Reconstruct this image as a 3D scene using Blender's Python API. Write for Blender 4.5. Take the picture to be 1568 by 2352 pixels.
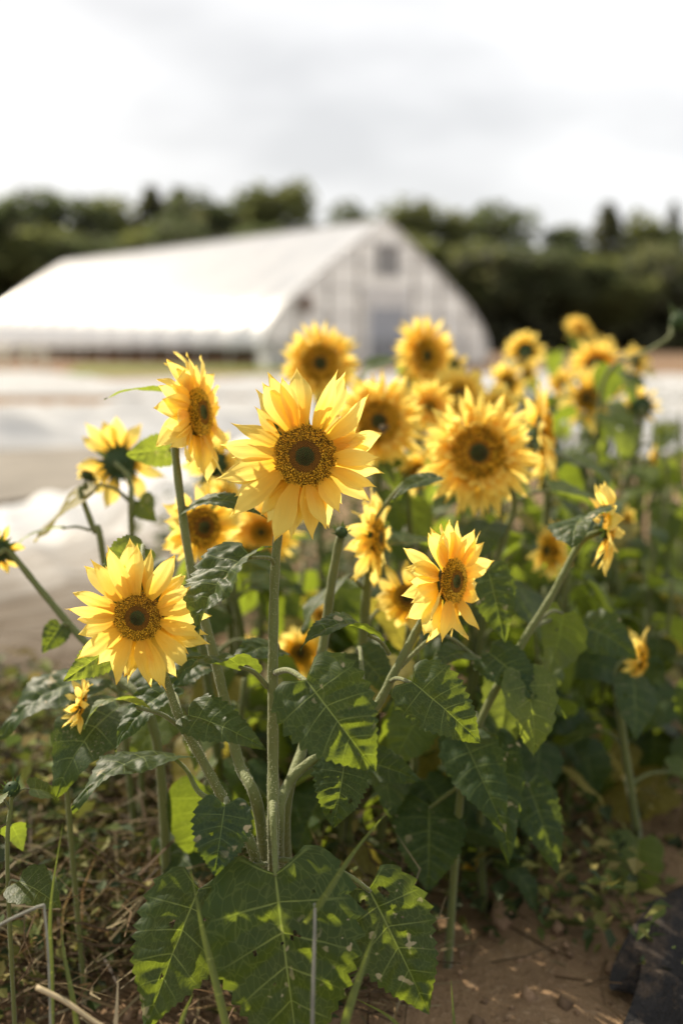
import bpy, math, random
import numpy as np
from mathutils import Vector, Matrix, noise as mnoise

for o in list(bpy.data.objects):
    bpy.data.objects.remove(o)
S = bpy.context.scene
COL = S.collection
R = math.radians

# ------------------------------------------------------------------ camera
CAM_H = 0.95
PITCH = R(9.7)
FPX = 2286.7                       # focal length in units of a 1568 x 2352 picture
cam_d = bpy.data.cameras.new('camera')
cam = bpy.data.objects.new('camera', cam_d)
COL.objects.link(cam)
cam.location = (0, 0, CAM_H)
cam.rotation_euler = (math.pi / 2 - PITCH, 0, 0)
cam_d.sensor_fit = 'VERTICAL'
cam_d.sensor_height = 36
cam_d.sensor_width = 24
cam_d.lens = 35
cam_d.clip_start = 0.02
cam_d.clip_end = 1500
cam_d.dof.use_dof = True
cam_d.dof.focus_distance = 1.19
cam_d.dof.aperture_fstop = 1.6
S.camera = cam
CF = Vector((0, math.cos(PITCH), -math.sin(PITCH)))
CU = Vector((0, math.sin(PITCH), math.cos(PITCH)))
CR = Vector((1, 0, 0))

# ------------------------------------------------------------------ light
SUN_AZ, SUN_EL = -44.0, 36.0       # degrees from the view axis (negative: towards the left), above the horizon
sd = Vector((math.sin(R(SUN_AZ)) * math.cos(R(SUN_EL)), math.cos(R(SUN_AZ)) * math.cos(R(SUN_EL)), math.sin(R(SUN_EL))))
sun_d = bpy.data.lights.new('sun', 'SUN')
sun_d.energy = 5.0
sun_d.angle = R(0.6)
sun_d.color = (1.0, 0.87, 0.68)
sun = bpy.data.objects.new('sun', sun_d)
COL.objects.link(sun)
sun.rotation_euler = sd.to_track_quat('Z', 'Y').to_euler()

wd = bpy.data.worlds.new('World')
S.world = wd
wd.use_nodes = True
nt = wd.node_tree
nt.nodes.clear()
wo = nt.nodes.new('ShaderNodeOutputWorld')
bg = nt.nodes.new('ShaderNodeBackground')
bg.inputs['Strength'].default_value = 0.1
sky = nt.nodes.new('ShaderNodeTexSky')
sky.sky_type = 'NISHITA'
sky.sun_disc = False
sky.sun_elevation = R(SUN_EL)
sky.sun_rotation = R(SUN_AZ % 360)
sky.dust_density = 3.0
tc = nt.nodes.new('ShaderNodeTexCoord')
mp = nt.nodes.new('ShaderNodeMapping')
mp.inputs['Scale'].default_value = (2.2, 2.2, 6.5)
mp.inputs['Location'].default_value = (0.35, 0.1, 0.7)
nz = nt.nodes.new('ShaderNodeTexNoise')
nz.inputs['Scale'].default_value = 1.3
nz.inputs['Detail'].default_value = 4.0
nz.inputs['Roughness'].default_value = 0.45
cr = nt.nodes.new('ShaderNodeValToRGB')
cr.color_ramp.elements[0].position = 0.33
cr.color_ramp.elements[0].color = (4.85, 4.86, 4.88, 1)
cr.color_ramp.elements[1].position = 0.56
cr.color_ramp.elements[1].color = (6.9, 6.85, 6.8, 1)
mx = nt.nodes.new('ShaderNodeMix')
mx.data_type = 'RGBA'
mx.inputs[0].default_value = 0.90
lk = nt.links.new
lk(tc.outputs['Generated'], mp.inputs['Vector'])
lk(mp.outputs['Vector'], nz.inputs['Vector'])
lk(nz.outputs['Fac'], cr.inputs['Fac'])
lk(sky.outputs['Color'], mx.inputs[6])
lk(cr.outputs['Color'], mx.inputs[7])
lk(mx.outputs[2], bg.inputs['Color'])
lk(bg.outputs['Background'], wo.inputs['Surface'])

S.view_settings.view_transform = 'Standard'
S.view_settings.look = 'None'
S.view_settings.exposure = 0.70
S.view_settings.gamma = 1.0
S.view_settings.use_curve_mapping = False
S.render.engine = 'CYCLES'
S.cycles.use_denoising = True
S.cycles.max_bounces = 8
S.cycles.transparent_max_bounces = 8
S.cycles.sample_clamp_indirect = 6.0

# ------------------------------------------------------------------ helpers
def P(x, y, d):
    """world point seen at picture place x, y (1568 x 2352) and depth d metres along the view axis"""
    return cam.location + CR * ((x - 784) / FPX * d) + CU * (-(y - 1176) / FPX * d) + CF * d

def G(x, y, z=0.0):
    """world point at height z seen at picture place x, y"""
    r = CR * ((x - 784) / FPX) + CU * (-(y - 1176) / FPX) + CF
    k = (z - CAM_H) / r.z
    return cam.location + r * k

def mesh(name, verts, faces, mats, smooth=True, uv=None, cols=None, midx=None):
    me = bpy.data.meshes.new(name)
    me.from_pydata([tuple(v) for v in verts], [], faces)
    for m in (mats if isinstance(mats, (list, tuple)) else [mats]):
        me.materials.append(m)
    if smooth:
        me.polygons.foreach_set('use_smooth', [True] * len(me.polygons))
    if midx is not None:
        me.polygons.foreach_set('material_index', midx)
    if uv is not None:
        l = me.uv_layers.new(name='UVMap')
        vi = np.empty(len(me.loops), dtype=np.int32)
        me.loops.foreach_get('vertex_index', vi)
        l.data.foreach_set('uv', np.asarray(uv, dtype=np.float32)[vi].ravel())
    if cols is not None:
        a = me.color_attributes.new('Col', 'FLOAT_COLOR', 'POINT')
        c = np.ones((len(me.vertices), 4), dtype=np.float32)
        c[:, :3] = np.asarray(cols, dtype=np.float32)
        a.data.foreach_set('color', c.ravel())
    me.update()
    return me

def link(name, data, parent=None, mat4=None, label=None, cat=None, group=None, kind=None):
    o = bpy.data.objects.new(name, data)
    COL.objects.link(o)
    if parent is not None:
        o.parent = parent
    if mat4 is not None:
        o.matrix_basis = mat4
    tag(o, label, cat, group, kind)
    return o

def tag(o, label=None, cat=None, group=None, kind=None):
    if label: o['label'] = label
    if cat: o['category'] = cat
    if group: o['group'] = group
    if kind: o['kind'] = kind

class MB:
    """collects simple solids into one mesh"""
    def __init__(s): s.v = []; s.f = []; s.c = []
    def add(s, v, f, col=None):
        b = len(s.v); s.v += [tuple(q) for q in v]; s.f += [tuple(i + b for i in q) for q in f]
        if col is not None: s.c += [col] * len(v)
    def box(s, o, a, b, c):
        """box from corner o along vectors a, b, c"""
        o, a, b, c = map(Vector, (o, a, b, c))
        v = [o, o + a, o + a + b, o + b, o + c, o + a + c, o + a + b + c, o + b + c]
        s.add(v, [(0, 3, 2, 1), (4, 5, 6, 7), (0, 1, 5, 4), (1, 2, 6, 5), (2, 3, 7, 6), (3, 0, 4, 7)])
    def tube(s, pts, rad, n=6, col=None, cap=True):
        v, f = tube_geo(pts, rad, n, cap)
        s.add(v, f, col)
    def mesh(s, name, m, smooth=True, midx=None):
        return mesh(name, s.v, s.f, m, smooth, cols=s.c if s.c and len(s.c) == len(s.v) else None, midx=midx)

def tube_geo(pts, rad, n=6, cap=True):
    pts = [Vector(p) for p in pts]
    if not isinstance(rad, (list, tuple)): rad = [rad] * len(pts)
    v, f = [], []
    t0 = (pts[1] - pts[0]).normalized()
    ref = Vector((1, 0, 0)) if abs(t0.x) < 0.8 else Vector((0, 1, 0))
    nx = (ref - t0 * ref.dot(t0)).normalized()
    for i, p in enumerate(pts):
        a = pts[max(i - 1, 0)]; b = pts[min(i + 1, len(pts) - 1)]
        t = (b - a).normalized()
        nx = (nx - t * nx.dot(t)).normalized()
        ny = t.cross(nx)
        for k in range(n):
            q = 2 * math.pi * k / n
            v.append(p + (nx * math.cos(q) + ny * math.sin(q)) * rad[i])
    for i in range(len(pts) - 1):
        for k in range(n):
            f.append((i * n + k, i * n + (k + 1) % n, (i + 1) * n + (k + 1) % n, (i + 1) * n + k))
    if cap:
        f.append(tuple(range(n - 1, -1, -1)))
        f.append(tuple((len(pts) - 1) * n + k for k in range(n)))
    return v, f

def curve(pts, per=6):
    """Catmull-Rom through pts"""
    pts = [Vector(p) for p in pts]
    if len(pts) < 3:
        return [pts[0].lerp(pts[-1], i / per) for i in range(per + 1)]
    e = [pts[0] * 2 - pts[1]] + pts + [pts[-1] * 2 - pts[-2]]
    out = []
    for i in range(1, len(e) - 2):
        p0, p1, p2, p3 = e[i - 1], e[i], e[i + 1], e[i + 2]
        for k in range(per):
            t = k / per
            out.append(0.5 * ((2 * p1) + (p2 - p0) * t + (2 * p0 - 5 * p1 + 4 * p2 - p3) * t * t + (3 * p1 - p0 - 3 * p2 + p3) * t ** 3))
    out.append(pts[-1])
    return out

def frame(o, y, z):
    """matrix with origin o, Y axis along y, Z axis near z"""
    y = Vector(y).normalized()
    z = Vector(z); z = z - y * z.dot(y)
    if z.length < 1e-5:
        z = Vector((0, -1, 0.2)); z = z - y * z.dot(y)
    z.normalize()
    x = y.cross(z)
    return Matrix(((x.x, y.x, z.x, o[0]), (x.y, y.y, z.y, o[1]), (x.z, y.z, z.z, o[2]), (0, 0, 0, 1)))

# ------------------------------------------------------------------ materials
class N:
    """tiny node-graph writer"""
    def __init__(s, name):
        s.m = bpy.data.materials.new(name); s.m.use_nodes = True
        s.t = s.m.node_tree; s.t.nodes.clear()
        s.out = s.n('ShaderNodeOutputMaterial')
    def n(s, kind, **kw):
        q = s.t.nodes.new(kind)
        for k, v in kw.items(): setattr(q, k, v)
        return q
    def l(s, a, b): s.t.links.new(a, b)
    def val(s, sock, v):
        if hasattr(v, 'is_output') or isinstance(v, bpy.types.NodeSocket): s.l(v, sock)
        else: sock.default_value = v
    def math(s, op, a, b=0.0, clamp=False):
        q = s.n('ShaderNodeMath', operation=op); q.use_clamp = clamp
        s.val(q.inputs[0], a); s.val(q.inputs[1], b); return q.outputs[0]
    def mix(s, f, a, b):
        q = s.n('ShaderNodeMix', data_type='RGBA')
        s.val(q.inputs[0], f); s.val(q.inputs[6], a if not isinstance(a, tuple) else (*a[:3], 1)); s.val(q.inputs[7], b if not isinstance(b, tuple) else (*b[:3], 1))
        return q.outputs[2]
    def noise(s, scale, detail=3, rough=0.5, vec=None, sc=None):
        q = s.n('ShaderNodeTexNoise'); q.inputs['Scale'].default_value = scale
        q.inputs['Detail'].default_value = detail; q.inputs['Roughness'].default_value = rough
        if vec is not None:
            if sc:
                m = s.n('ShaderNodeMapping'); m.inputs['Scale'].default_value = sc; s.l(vec, m.inputs['Vector']); vec = m.outputs[0]
            s.l(vec, q.inputs['Vector'])
        return q.outputs['Fac']
    def ramp(s, f, stops):
        q = s.n('ShaderNodeValToRGB'); e = q.color_ramp.elements
        while len(e) < len(stops): e.new(0.5)
        for el, (p, c) in zip(e, stops):
            el.position = p; el.color = (c, c, c, 1) if not isinstance(c, tuple) else (*c[:3], 1)
        s.val(q.inputs[0], f); return q.outputs[0]
    def bsdf(s, col, rough=0.6, spec=0.4, **kw):
        q = s.n('ShaderNodeBsdfPrincipled')
        s.val(q.inputs['Base Color'], col if not isinstance(col, tuple) else (*col[:3], 1))
        s.val(q.inputs['Roughness'], rough); q.inputs['Specular IOR Level'].default_value = spec
        for k, v in kw.items(): s.val(q.inputs[k.replace('_', ' ')], v)
        return q
    def bump(s, h, strength=0.3, dist=0.01):
        q = s.n('ShaderNodeBump'); q.inputs['Strength'].default_value = strength; q.inputs['Distance'].default_value = dist
        s.l(h, q.inputs['Height']); return q.outputs[0]
    def done(s, b, trans=None, fac=0.4, normal=None):
        if normal is not None: s.l(normal, b.inputs['Normal'])
        if trans is not None:
            t = s.n('ShaderNodeBsdfTranslucent'); s.val(t.inputs['Color'], trans if not isinstance(trans, tuple) else (*trans[:3], 1))
            if normal is not None: s.l(normal, t.inputs['Normal'])
            mxs = s.n('ShaderNodeMixShader'); s.val(mxs.inputs[0], fac)
            s.l(b.outputs[0], mxs.inputs[1]); s.l(t.outputs[0], mxs.inputs[2]); s.l(mxs.outputs[0], s.out.inputs[0])
        else:
            s.l(b.outputs[0], s.out.inputs[0])
        return s.m
    def uv(s): return s.n('ShaderNodeUVMap').outputs[0]
    def rnd(s): return s.n('ShaderNodeObjectInfo').outputs['Random']
    def obj(s): return s.n('ShaderNodeTexCoord').outputs['Object']

def plain(name, col, rough=0.7, spec=0.3, var=0.0, scale=8.0, bump=0.0):
    g = N(name); c = col
    nor = None
    if var:
        f = g.noise(scale, 4, 0.6, g.obj())
        c = g.mix(g.ramp(f, [(0.3, 0.0), (0.7, 1.0)]), tuple(q * (1 - var) for q in col), tuple(min(1, q * (1 + var)) for q in col))
        if bump: nor = g.bump(f, bump, 0.02)
    return g.done(g.bsdf(c, rough, spec), normal=nor)

def petal_material(name, base, tip, tbase, ttip, fac=0.5):
    g = N(name); uv = g.uv()
    sp = g.n('ShaderNodeSeparateXYZ'); g.l(uv, sp.inputs[0])
    v = sp.outputs[1]
    streak = g.noise(1.0, 2, 0.6, uv, (34, 2.2, 1))
    f = g.math('ADD', v, g.math('MULTIPLY', g.math('SUBTRACT', streak, 0.5), 0.25))
    f = g.ramp(f, [(0.05, 0.0), (0.62, 1.0)])
    f = g.math('ADD', g.math('MULTIPLY', f, 0.85), g.math('MULTIPLY', g.rnd(), 0.15))
    c = g.mix(f, base, tip); t = g.mix(f, tbase, ttip)
    b = g.bsdf(c, 0.5, 0.3, Sheen_Weight=0.08)
    return g.done(b, t, fac, g.bump(streak, 0.25, 0.004))

M = {}
M['petal'] = petal_material('petal yellow', (0.85, 0.50, 0.028), (0.95, 0.75, 0.16), (0.93, 0.58, 0.03), (1.0, 0.84, 0.25), 0.58)
M['petal_deep'] = petal_material('petal golden', (0.83, 0.45, 0.02), (0.95, 0.74, 0.14), (0.90, 0.52, 0.022), (1.0, 0.82, 0.22), 0.58)

def leaf_material(name, dark, light, vein, trans, fac, rough=0.46, under=(0.085, 0.115, 0.06), spots=0.8):
    g = N(name); uv = g.uv()
    sp = g.n('ShaderNodeSeparateXYZ'); g.l(uv, sp.inputs[0])
    u, v = sp.outputs[0], sp.outputs[1]
    a = g.math('ABSOLUTE', g.math('SUBTRACT', u, 0.5))                 # 0 at the midrib, 0.5 at the margin
    mid = g.ramp(a, [(0.005, 1.0), (0.013, 0.0)])
    lat = g.math('FRACT', g.math('ADD', g.math('MULTIPLY', v, 6.0), 0.93))
    lat = g.math('ABSOLUTE', g.math('SUBTRACT', lat, 0.5))             # 0.5 on a lateral vein
    lat = g.math('SUBTRACT', 0.5, lat)
    wob = g.math('MULTIPLY', g.math('SUBTRACT', g.noise(7, 2, 0.5, uv), 0.5), 0.05)
    lat = g.math('ABSOLUTE', g.math('ADD', lat, wob))
    latm = g.ramp(lat, [(0.010, 1.0), (0.034, 0.0)])
    latm = g.math('MULTIPLY', latm, g.ramp(a, [(0.0, 1.0), (0.42, 0.35), (0.5, 0.0)]))
    vo = g.n('ShaderNodeTexVoronoi', feature='DISTANCE_TO_EDGE'); vo.inputs['Scale'].default_value = 17
    g.l(uv, vo.inputs['Vector'])
    net = g.ramp(vo.outputs['Distance'], [(0.015, 1.0), (0.07, 0.0)])
    ve = g.math('MAXIMUM', mid, latm)
    ve2 = g.math('MAXIMUM', ve, g.math('MULTIPLY', net, 0.22), True)
    n1 = g.noise(5, 4, 0.6, g.obj(), (3, 3, 3))
    col = g.mix(g.ramp(n1, [(0.3, 0.0), (0.7, 1.0)]), dark, light)
    col = g.mix(g.math('MULTIPLY', g.rnd(), 0.5), col, light)
    col = g.mix(ve2, col, vein)
    geo = g.n('ShaderNodeNewGeometry')
    col = g.mix(g.math('MULTIPLY', geo.outputs['Backfacing'], 0.75), col, under)
    tr = g.mix(ve2, trans, tuple(min(0.95, q * 2.0) for q in trans))
    if spots:
        sn = g.noise(60, 2, 0.5, g.obj())
        big = g.noise(7, 2, 0.5, g.obj())
        m = g.math('MULTIPLY', g.ramp(sn, [(0.63, 0.0), (0.665, 1.0)]), g.ramp(big, [(0.50, 0.0), (0.58, 1.0)]))
        col = g.mix(g.math('MULTIPLY', m, spots), col, (0.42, 0.35, 0.22))
    h = g.math('SUBTRACT', g.math('MULTIPLY', vo.outputs['Distance'], 0.6), g.math('MULTIPLY', ve, 0.25))
    b = g.bsdf(col, rough, 0.22, Sheen_Weight=0.03, Sheen_Roughness=0.3)
    return g.done(b, tr, fac, g.bump(h, 0.22, 0.005))

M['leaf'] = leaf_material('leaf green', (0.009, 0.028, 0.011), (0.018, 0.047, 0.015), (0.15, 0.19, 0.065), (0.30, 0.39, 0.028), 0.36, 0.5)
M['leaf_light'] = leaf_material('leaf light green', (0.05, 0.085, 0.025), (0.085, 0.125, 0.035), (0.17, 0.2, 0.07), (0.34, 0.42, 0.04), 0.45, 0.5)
M['leaf_yellow'] = leaf_material('leaf yellowing', (0.13, 0.13, 0.03), (0.24, 0.2, 0.045), (0.3, 0.27, 0.1), (0.5, 0.42, 0.05), 0.45, 0.55)
M['leaf_spotted'] = leaf_material('leaf with pale scars', (0.008, 0.024, 0.015), (0.017, 0.040, 0.021), (0.10, 0.14, 0.055), (0.22, 0.31, 0.02), 0.30, 0.55, (0.085, 0.115, 0.06), 1.0)
M['bract'] = leaf_material('bract green', (0.028, 0.055, 0.022), (0.05, 0.085, 0.03), (0.07, 0.1, 0.04), (0.12, 0.18, 0.03), 0.25, 0.6, (0.04, 0.07, 0.03), 0)

def stem_material():
    g = N('stem green'); ob = g.obj()
    f = g.noise(6, 4, 0.6, ob, (1, 1, 0.5)); f2 = g.noise(300, 2, 0.6, ob, (1, 1, 0.25))
    c = g.mix(f, (0.085, 0.115, 0.035), (0.17, 0.185, 0.06))
    b = g.bsdf(c, 0.6, 0.25, Sheen_Weight=0.3, Sheen_Roughness=0.4)
    return g.done(b, normal=g.bump(f2, 0.6, 0.004))
M['stem'] = stem_material()
M['hair'] = N('stem hair'); _g = M['hair']; M['hair'] = _g.done(_g.bsdf((0.6, 0.6, 0.45), 0.5, 0.3), (0.7, 0.7, 0.5), 0.5)

def attr_material(name, rough=0.65, spec=0.25, trans=0.0):
    g = N(name); a = g.n('ShaderNodeVertexColor', layer_name='Col')
    b = g.bsdf(a.outputs[0], rough, spec)
    return g.done(b, a.outputs[0] if trans else None, trans)
M['floret'] = attr_material('disc florets', 0.6, 0.25, 0.15)
M['litter'] = attr_material('plant litter', 0.7, 0.25, 0.3)
M['clod'] = attr_material('soil crumbs', 0.9, 0.1)

def soil_material():
    g = N('soil'); geo = g.n('ShaderNodeNewGeometry'); p = geo.outputs['Position']
    a = g.noise(0.35, 5, 0.6, p); b = g.noise(9, 6, 0.7, p); c = g.noise(60, 4, 0.7, p)
    col = g.mix(g.ramp(a, [(0.35, 0.0), (0.65, 1.0)]), (0.23, 0.145, 0.078), (0.37, 0.255, 0.15))
    col = g.mix(g.ramp(b, [(0.3, 0.0), (0.7, 0.75)]), col, (0.14, 0.088, 0.052))
    col = g.mix(g.ramp(c, [(0.55, 0.0), (0.75, 0.6)]), col, (0.46, 0.34, 0.22))
    h = g.math('ADD', b, g.math('MULTIPLY', c, 0.4))
    return g.done(g.bsdf(col, 0.9, 0.15), normal=g.bump(h, 0.8, 0.03))
M['soil'] = soil_material()

def cover_material():
    g = N('white row cover'); ob = g.obj()
    f = g.noise(1.1, 5, 0.6, ob, (0.35, 3.0, 1)); s = g.noise(0.5, 3, 0.5, ob)
    c = g.mix(g.ramp(f, [(0.3, 0.0), (0.7, 1.0)]), (0.36, 0.36, 0.355), (0.56, 0.565, 0.565))
    c = g.mix(g.math('MULTIPLY', g.ramp(s, [(0.5, 0.0), (0.75, 1.0)]), 0.15), c, (0.32, 0.28, 0.23))
    return g.done(g.bsdf(c, 0.9, 0.08), (0.5, 0.49, 0.46), 0.15, g.bump(f, 0.3, 0.03))
M['cover'] = cover_material()
def painted_shade_cover():
    g = N('row cover with painted shade'); uv = g.uv(); sp = g.n('ShaderNodeSeparateXYZ'); g.l(uv, sp.inputs[0])
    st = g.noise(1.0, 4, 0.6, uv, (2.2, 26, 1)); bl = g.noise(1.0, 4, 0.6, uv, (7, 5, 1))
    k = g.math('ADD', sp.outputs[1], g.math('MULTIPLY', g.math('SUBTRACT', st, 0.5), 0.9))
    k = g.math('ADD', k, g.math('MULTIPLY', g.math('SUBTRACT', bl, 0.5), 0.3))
    c = g.ramp(k, [(0.22, (0.62, 0.62, 0.61)), (0.5, (0.36, 0.345, 0.32)), (0.78, (0.17, 0.145, 0.115)), (1.0, (0.12, 0.095, 0.07))])  # shade of the near side painted into the colour, broken up by dirt streaks
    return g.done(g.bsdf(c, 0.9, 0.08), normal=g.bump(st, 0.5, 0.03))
M['painted_shade_cover'] = painted_shade_cover()

# ------------------------------------------------------------------ ground
rs = random.Random(5)
def nonuni(a, b, c, w, n):
    """n+1 coordinates from a to b, dense round c"""
    ua, ub = math.asinh((a - c) / w), math.asinh((b - c) / w)
    return [c + w * math.sinh(ua + (ub - ua) * i / n) for i in range(n + 1)]
gx = nonuni(-220, 220, 0.2, 0.9, 190)
gy = nonuni(-30, 420, 2.0, 0.9, 230)
def gz(x, y):
    near = 1.0 / (1.0 + ((x) ** 2 + (y - 2) ** 2) / 60.0)
    h = mnoise.noise((x * 1.3, y * 1.3, 0)) * 0.03 + mnoise.noise((x * 5, y * 5, 3)) * 0.016 + abs(mnoise.noise((x * 13, y * 13, 9))) * 0.016
    return h * near - 0.012
V = [(x, y, gz(x, y)) for y in gy for x in gx]
nx_ = len(gx)
Fc = [(j * nx_ + i, j * nx_ + i + 1, (j + 1) * nx_ + i + 1, (j + 1) * nx_ + i) for j in range(len(gy) - 1) for i in range(nx_ - 1)]
link('ground', mesh('ground', V, Fc, M['soil']), kind='structure', label='brown bare soil of the flower field')

def sheet(name, corners, z, m, nu=2, nv=2):
    a, b, c, d = [Vector(q) for q in corners]
    v = []
    for j in range(nv + 1):
        for i in range(nu + 1):
            p = a.lerp(b, i / nu).lerp(d.lerp(c, i / nu), j / nv); v.append((p.x, p.y, z + p.z))
    f = [(j * (nu + 1) + i, j * (nu + 1) + i + 1, (j + 1) * (nu + 1) + i + 1, (j + 1) * (nu + 1) + i) for j in range(nv) for i in range(nu)]
    return mesh(name, v, f, m)

M['lawn'] = plain('lawn', (0.14, 0.17, 0.035), 0.9, 0.1, 0.35, 0.9, 0.4)
M['verge'] = plain('far field earth', (0.20, 0.13, 0.08), 0.95, 0.1, 0.3, 0.15)
M['path'] = plain('pale trodden path', (0.22, 0.20, 0.17), 0.95, 0.1, 0.25, 1.5)
link('lawn_strip', sheet('lawn_strip', [(-8.2, 29.5, 0), (-1.0, 31.5, 0), (-1.5, 37.5, 0), (-10.4, 40.0, 0)], 0.012, M['lawn']), kind='structure')
link('far_field', sheet('far_field', [(-140, 38.5, 0), (140, 33, 0), (160, 150, 0), (-160, 150, 0)], 0.004, M['verge']), kind='structure')

# ------------------------------------------------------------------ white row covers on the beds
def row_cover(name, far, near, z, label, seed, nu=90, nv=36, slope=False):
    """far, near: polylines (ground points) of the two long edges; z: height of the covered bed"""
    r = random.Random(seed)
    def at(line, t):
        k = t * (len(line) - 1); i = min(int(k), len(line) - 2); return Vector(line[i]).lerp(Vector(line[i + 1]), k - i)
    v = []; uvs = []
    for i in range(nu + 1):
        a, b = at(far, i / nu), at(near, i / nu)
        for j in range(nv + 1):
            s = j / nv; p = a.lerp(b, s)
            prof = min(1.0, math.sin(math.pi * s) * 1.7) ** 0.7 if 0 < s < 1 else 0
            if slope: prof = min(1, s / 0.16) ** 0.6 * (1 if s < 0.3 else max(0, (1 - s) / 0.7) ** 0.8)
            h = z * prof
            uvs.append((i / nu, s))
            h += prof * (mnoise.noise((p.x * 1.1 + seed, p.y * 2.2, 1)) * 0.16 + abs(mnoise.noise((p.x * 2.6 + p.y * 1.6, p.y * 0.8, seed + 3))) * -0.12 + mnoise.noise((p.x * 2.0, p.y * 6 + seed, 4)) * 0.045) * (z / 0.22)
            e = mnoise.noise((p.x * 1.5, p.y * 1.5, seed)) * 0.12
            v.append((p.x + e * 0.4, p.y + e, max(h, 0.0) + 0.02))
    f = [(i * (nv + 1) + j, (i + 1) * (nv + 1) + j, (i + 1) * (nv + 1) + j + 1, i * (nv + 1) + j + 1) for i in range(nu) for j in range(nv)]
    return link(name, mesh(name, v, f, M['painted_shade_cover' if slope else 'cover'], True, uvs), label=label, cat='row cover', group='white row covers over the beds')

def gp(*pts): return [G(x, y) for x, y in pts]
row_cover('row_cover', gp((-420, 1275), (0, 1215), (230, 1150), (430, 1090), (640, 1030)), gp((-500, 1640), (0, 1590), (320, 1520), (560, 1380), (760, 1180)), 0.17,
          'white fabric cover nearest the flowers, streaked, near side greyed by painted shade', 11, slope=True)
row_cover('row_cover', gp((-700, 975), (0, 962), (500, 938), (1000, 925)), gp((-900, 1052), (0, 1040), (560, 1012), (1100, 985)), 0.2,
          'broad smooth white fabric cover beyond the bare beige gap', 23)
row_cover('row_cover', gp((-700, 858), (130, 858), (265, 886), (430, 884), (700, 868), (1100, 868), (2000, 872)), gp((-900, 918), (0, 912), (600, 912), (1100, 910), (2300, 925)), 0.14,
          'farthest white fabric cover just before the greenhouse lawn', 37, 120, 20)
row_cover('row_cover', gp((1080, 960), (1450, 930), (1900, 910)), gp((1100, 1090), (1560, 1040), (2100, 1000)), 0.2,
          'white fabric cover glimpsed between the stems behind the far blooms', 41, 50, 20)
M['dust'] = plain('grey dusty ground', (0.12, 0.105, 0.088), 0.95, 0.1, 0.4, 2.5, 0.4)
link('dusty_ground', sheet('dusty_ground', gp((-700, 1620), (330, 1560), (700, 1140), (-700, 1400)), 0.020, M['dust'], 30, 12), kind='structure')
link('path', sheet('path', gp((-900, 1290), (700, 1060), (900, 985), (-900, 1040)), 0.016, M['path'], 30, 4), kind='structure')

# ------------------------------------------------------------------ black landscape fabric
def fabric(name, pts, label, seed):
    a, b, c, d = [Vector(q) for q in pts]; n = 40; v = []
    for j in range(n + 1):
        for i in range(n + 1):
            p = a.lerp(b, i / n).lerp(d.lerp(c, i / n), j / n)
            e = mnoise.noise((p.x * 4 + seed, p.y * 4, 0)) * 2.2
            v.append((p.x + e * 0.05, p.y + e * 0.05, 0.025 + mnoise.noise((p.x * 7, p.y * 7, seed)) * 0.035 + e * 0.012))
    f = [(j * (n + 1) + i, j * (n + 1) + i + 1, (j + 1) * (n + 1) + i + 1, (j + 1) * (n + 1) + i) for j in range(n) for i in range(n)]
    link(name, mesh(name, v, f, M['fabric']), label=label, cat='weed fabric', group='black weed fabric on the soil')
def fabric_material():
    g = N('black weed fabric'); ob = g.obj()
    f = g.noise(14, 5, 0.7, ob); d = g.noise(18, 5, 0.7, ob)
    c = g.mix(g.ramp(f, [(0.35, 0.0), (0.75, 1.0)]), (0.012, 0.012, 0.013), (0.04, 0.036, 0.034))
    c = g.mix(g.ramp(d, [(0.48, 0.0), (0.72, 0.7)]), c, (0.15, 0.105, 0.07))
    return g.done(g.bsdf(c, 0.85, 0.15), normal=g.bump(f, 0.8, 0.03))
M['fabric'] = fabric_material()
fabric('weed_fabric', gp((1330, 2520), (1900, 2520), (1900, 2020), (1490, 2110)), 'black woven weed fabric strewn with dirt at the soil corner', 3)
fabric('weed_fabric', gp((-300, 1800), (310, 1770), (290, 1665), (-300, 1690)), 'dark weed fabric edge below the pale cover, behind the yellow bud', 8)

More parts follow.
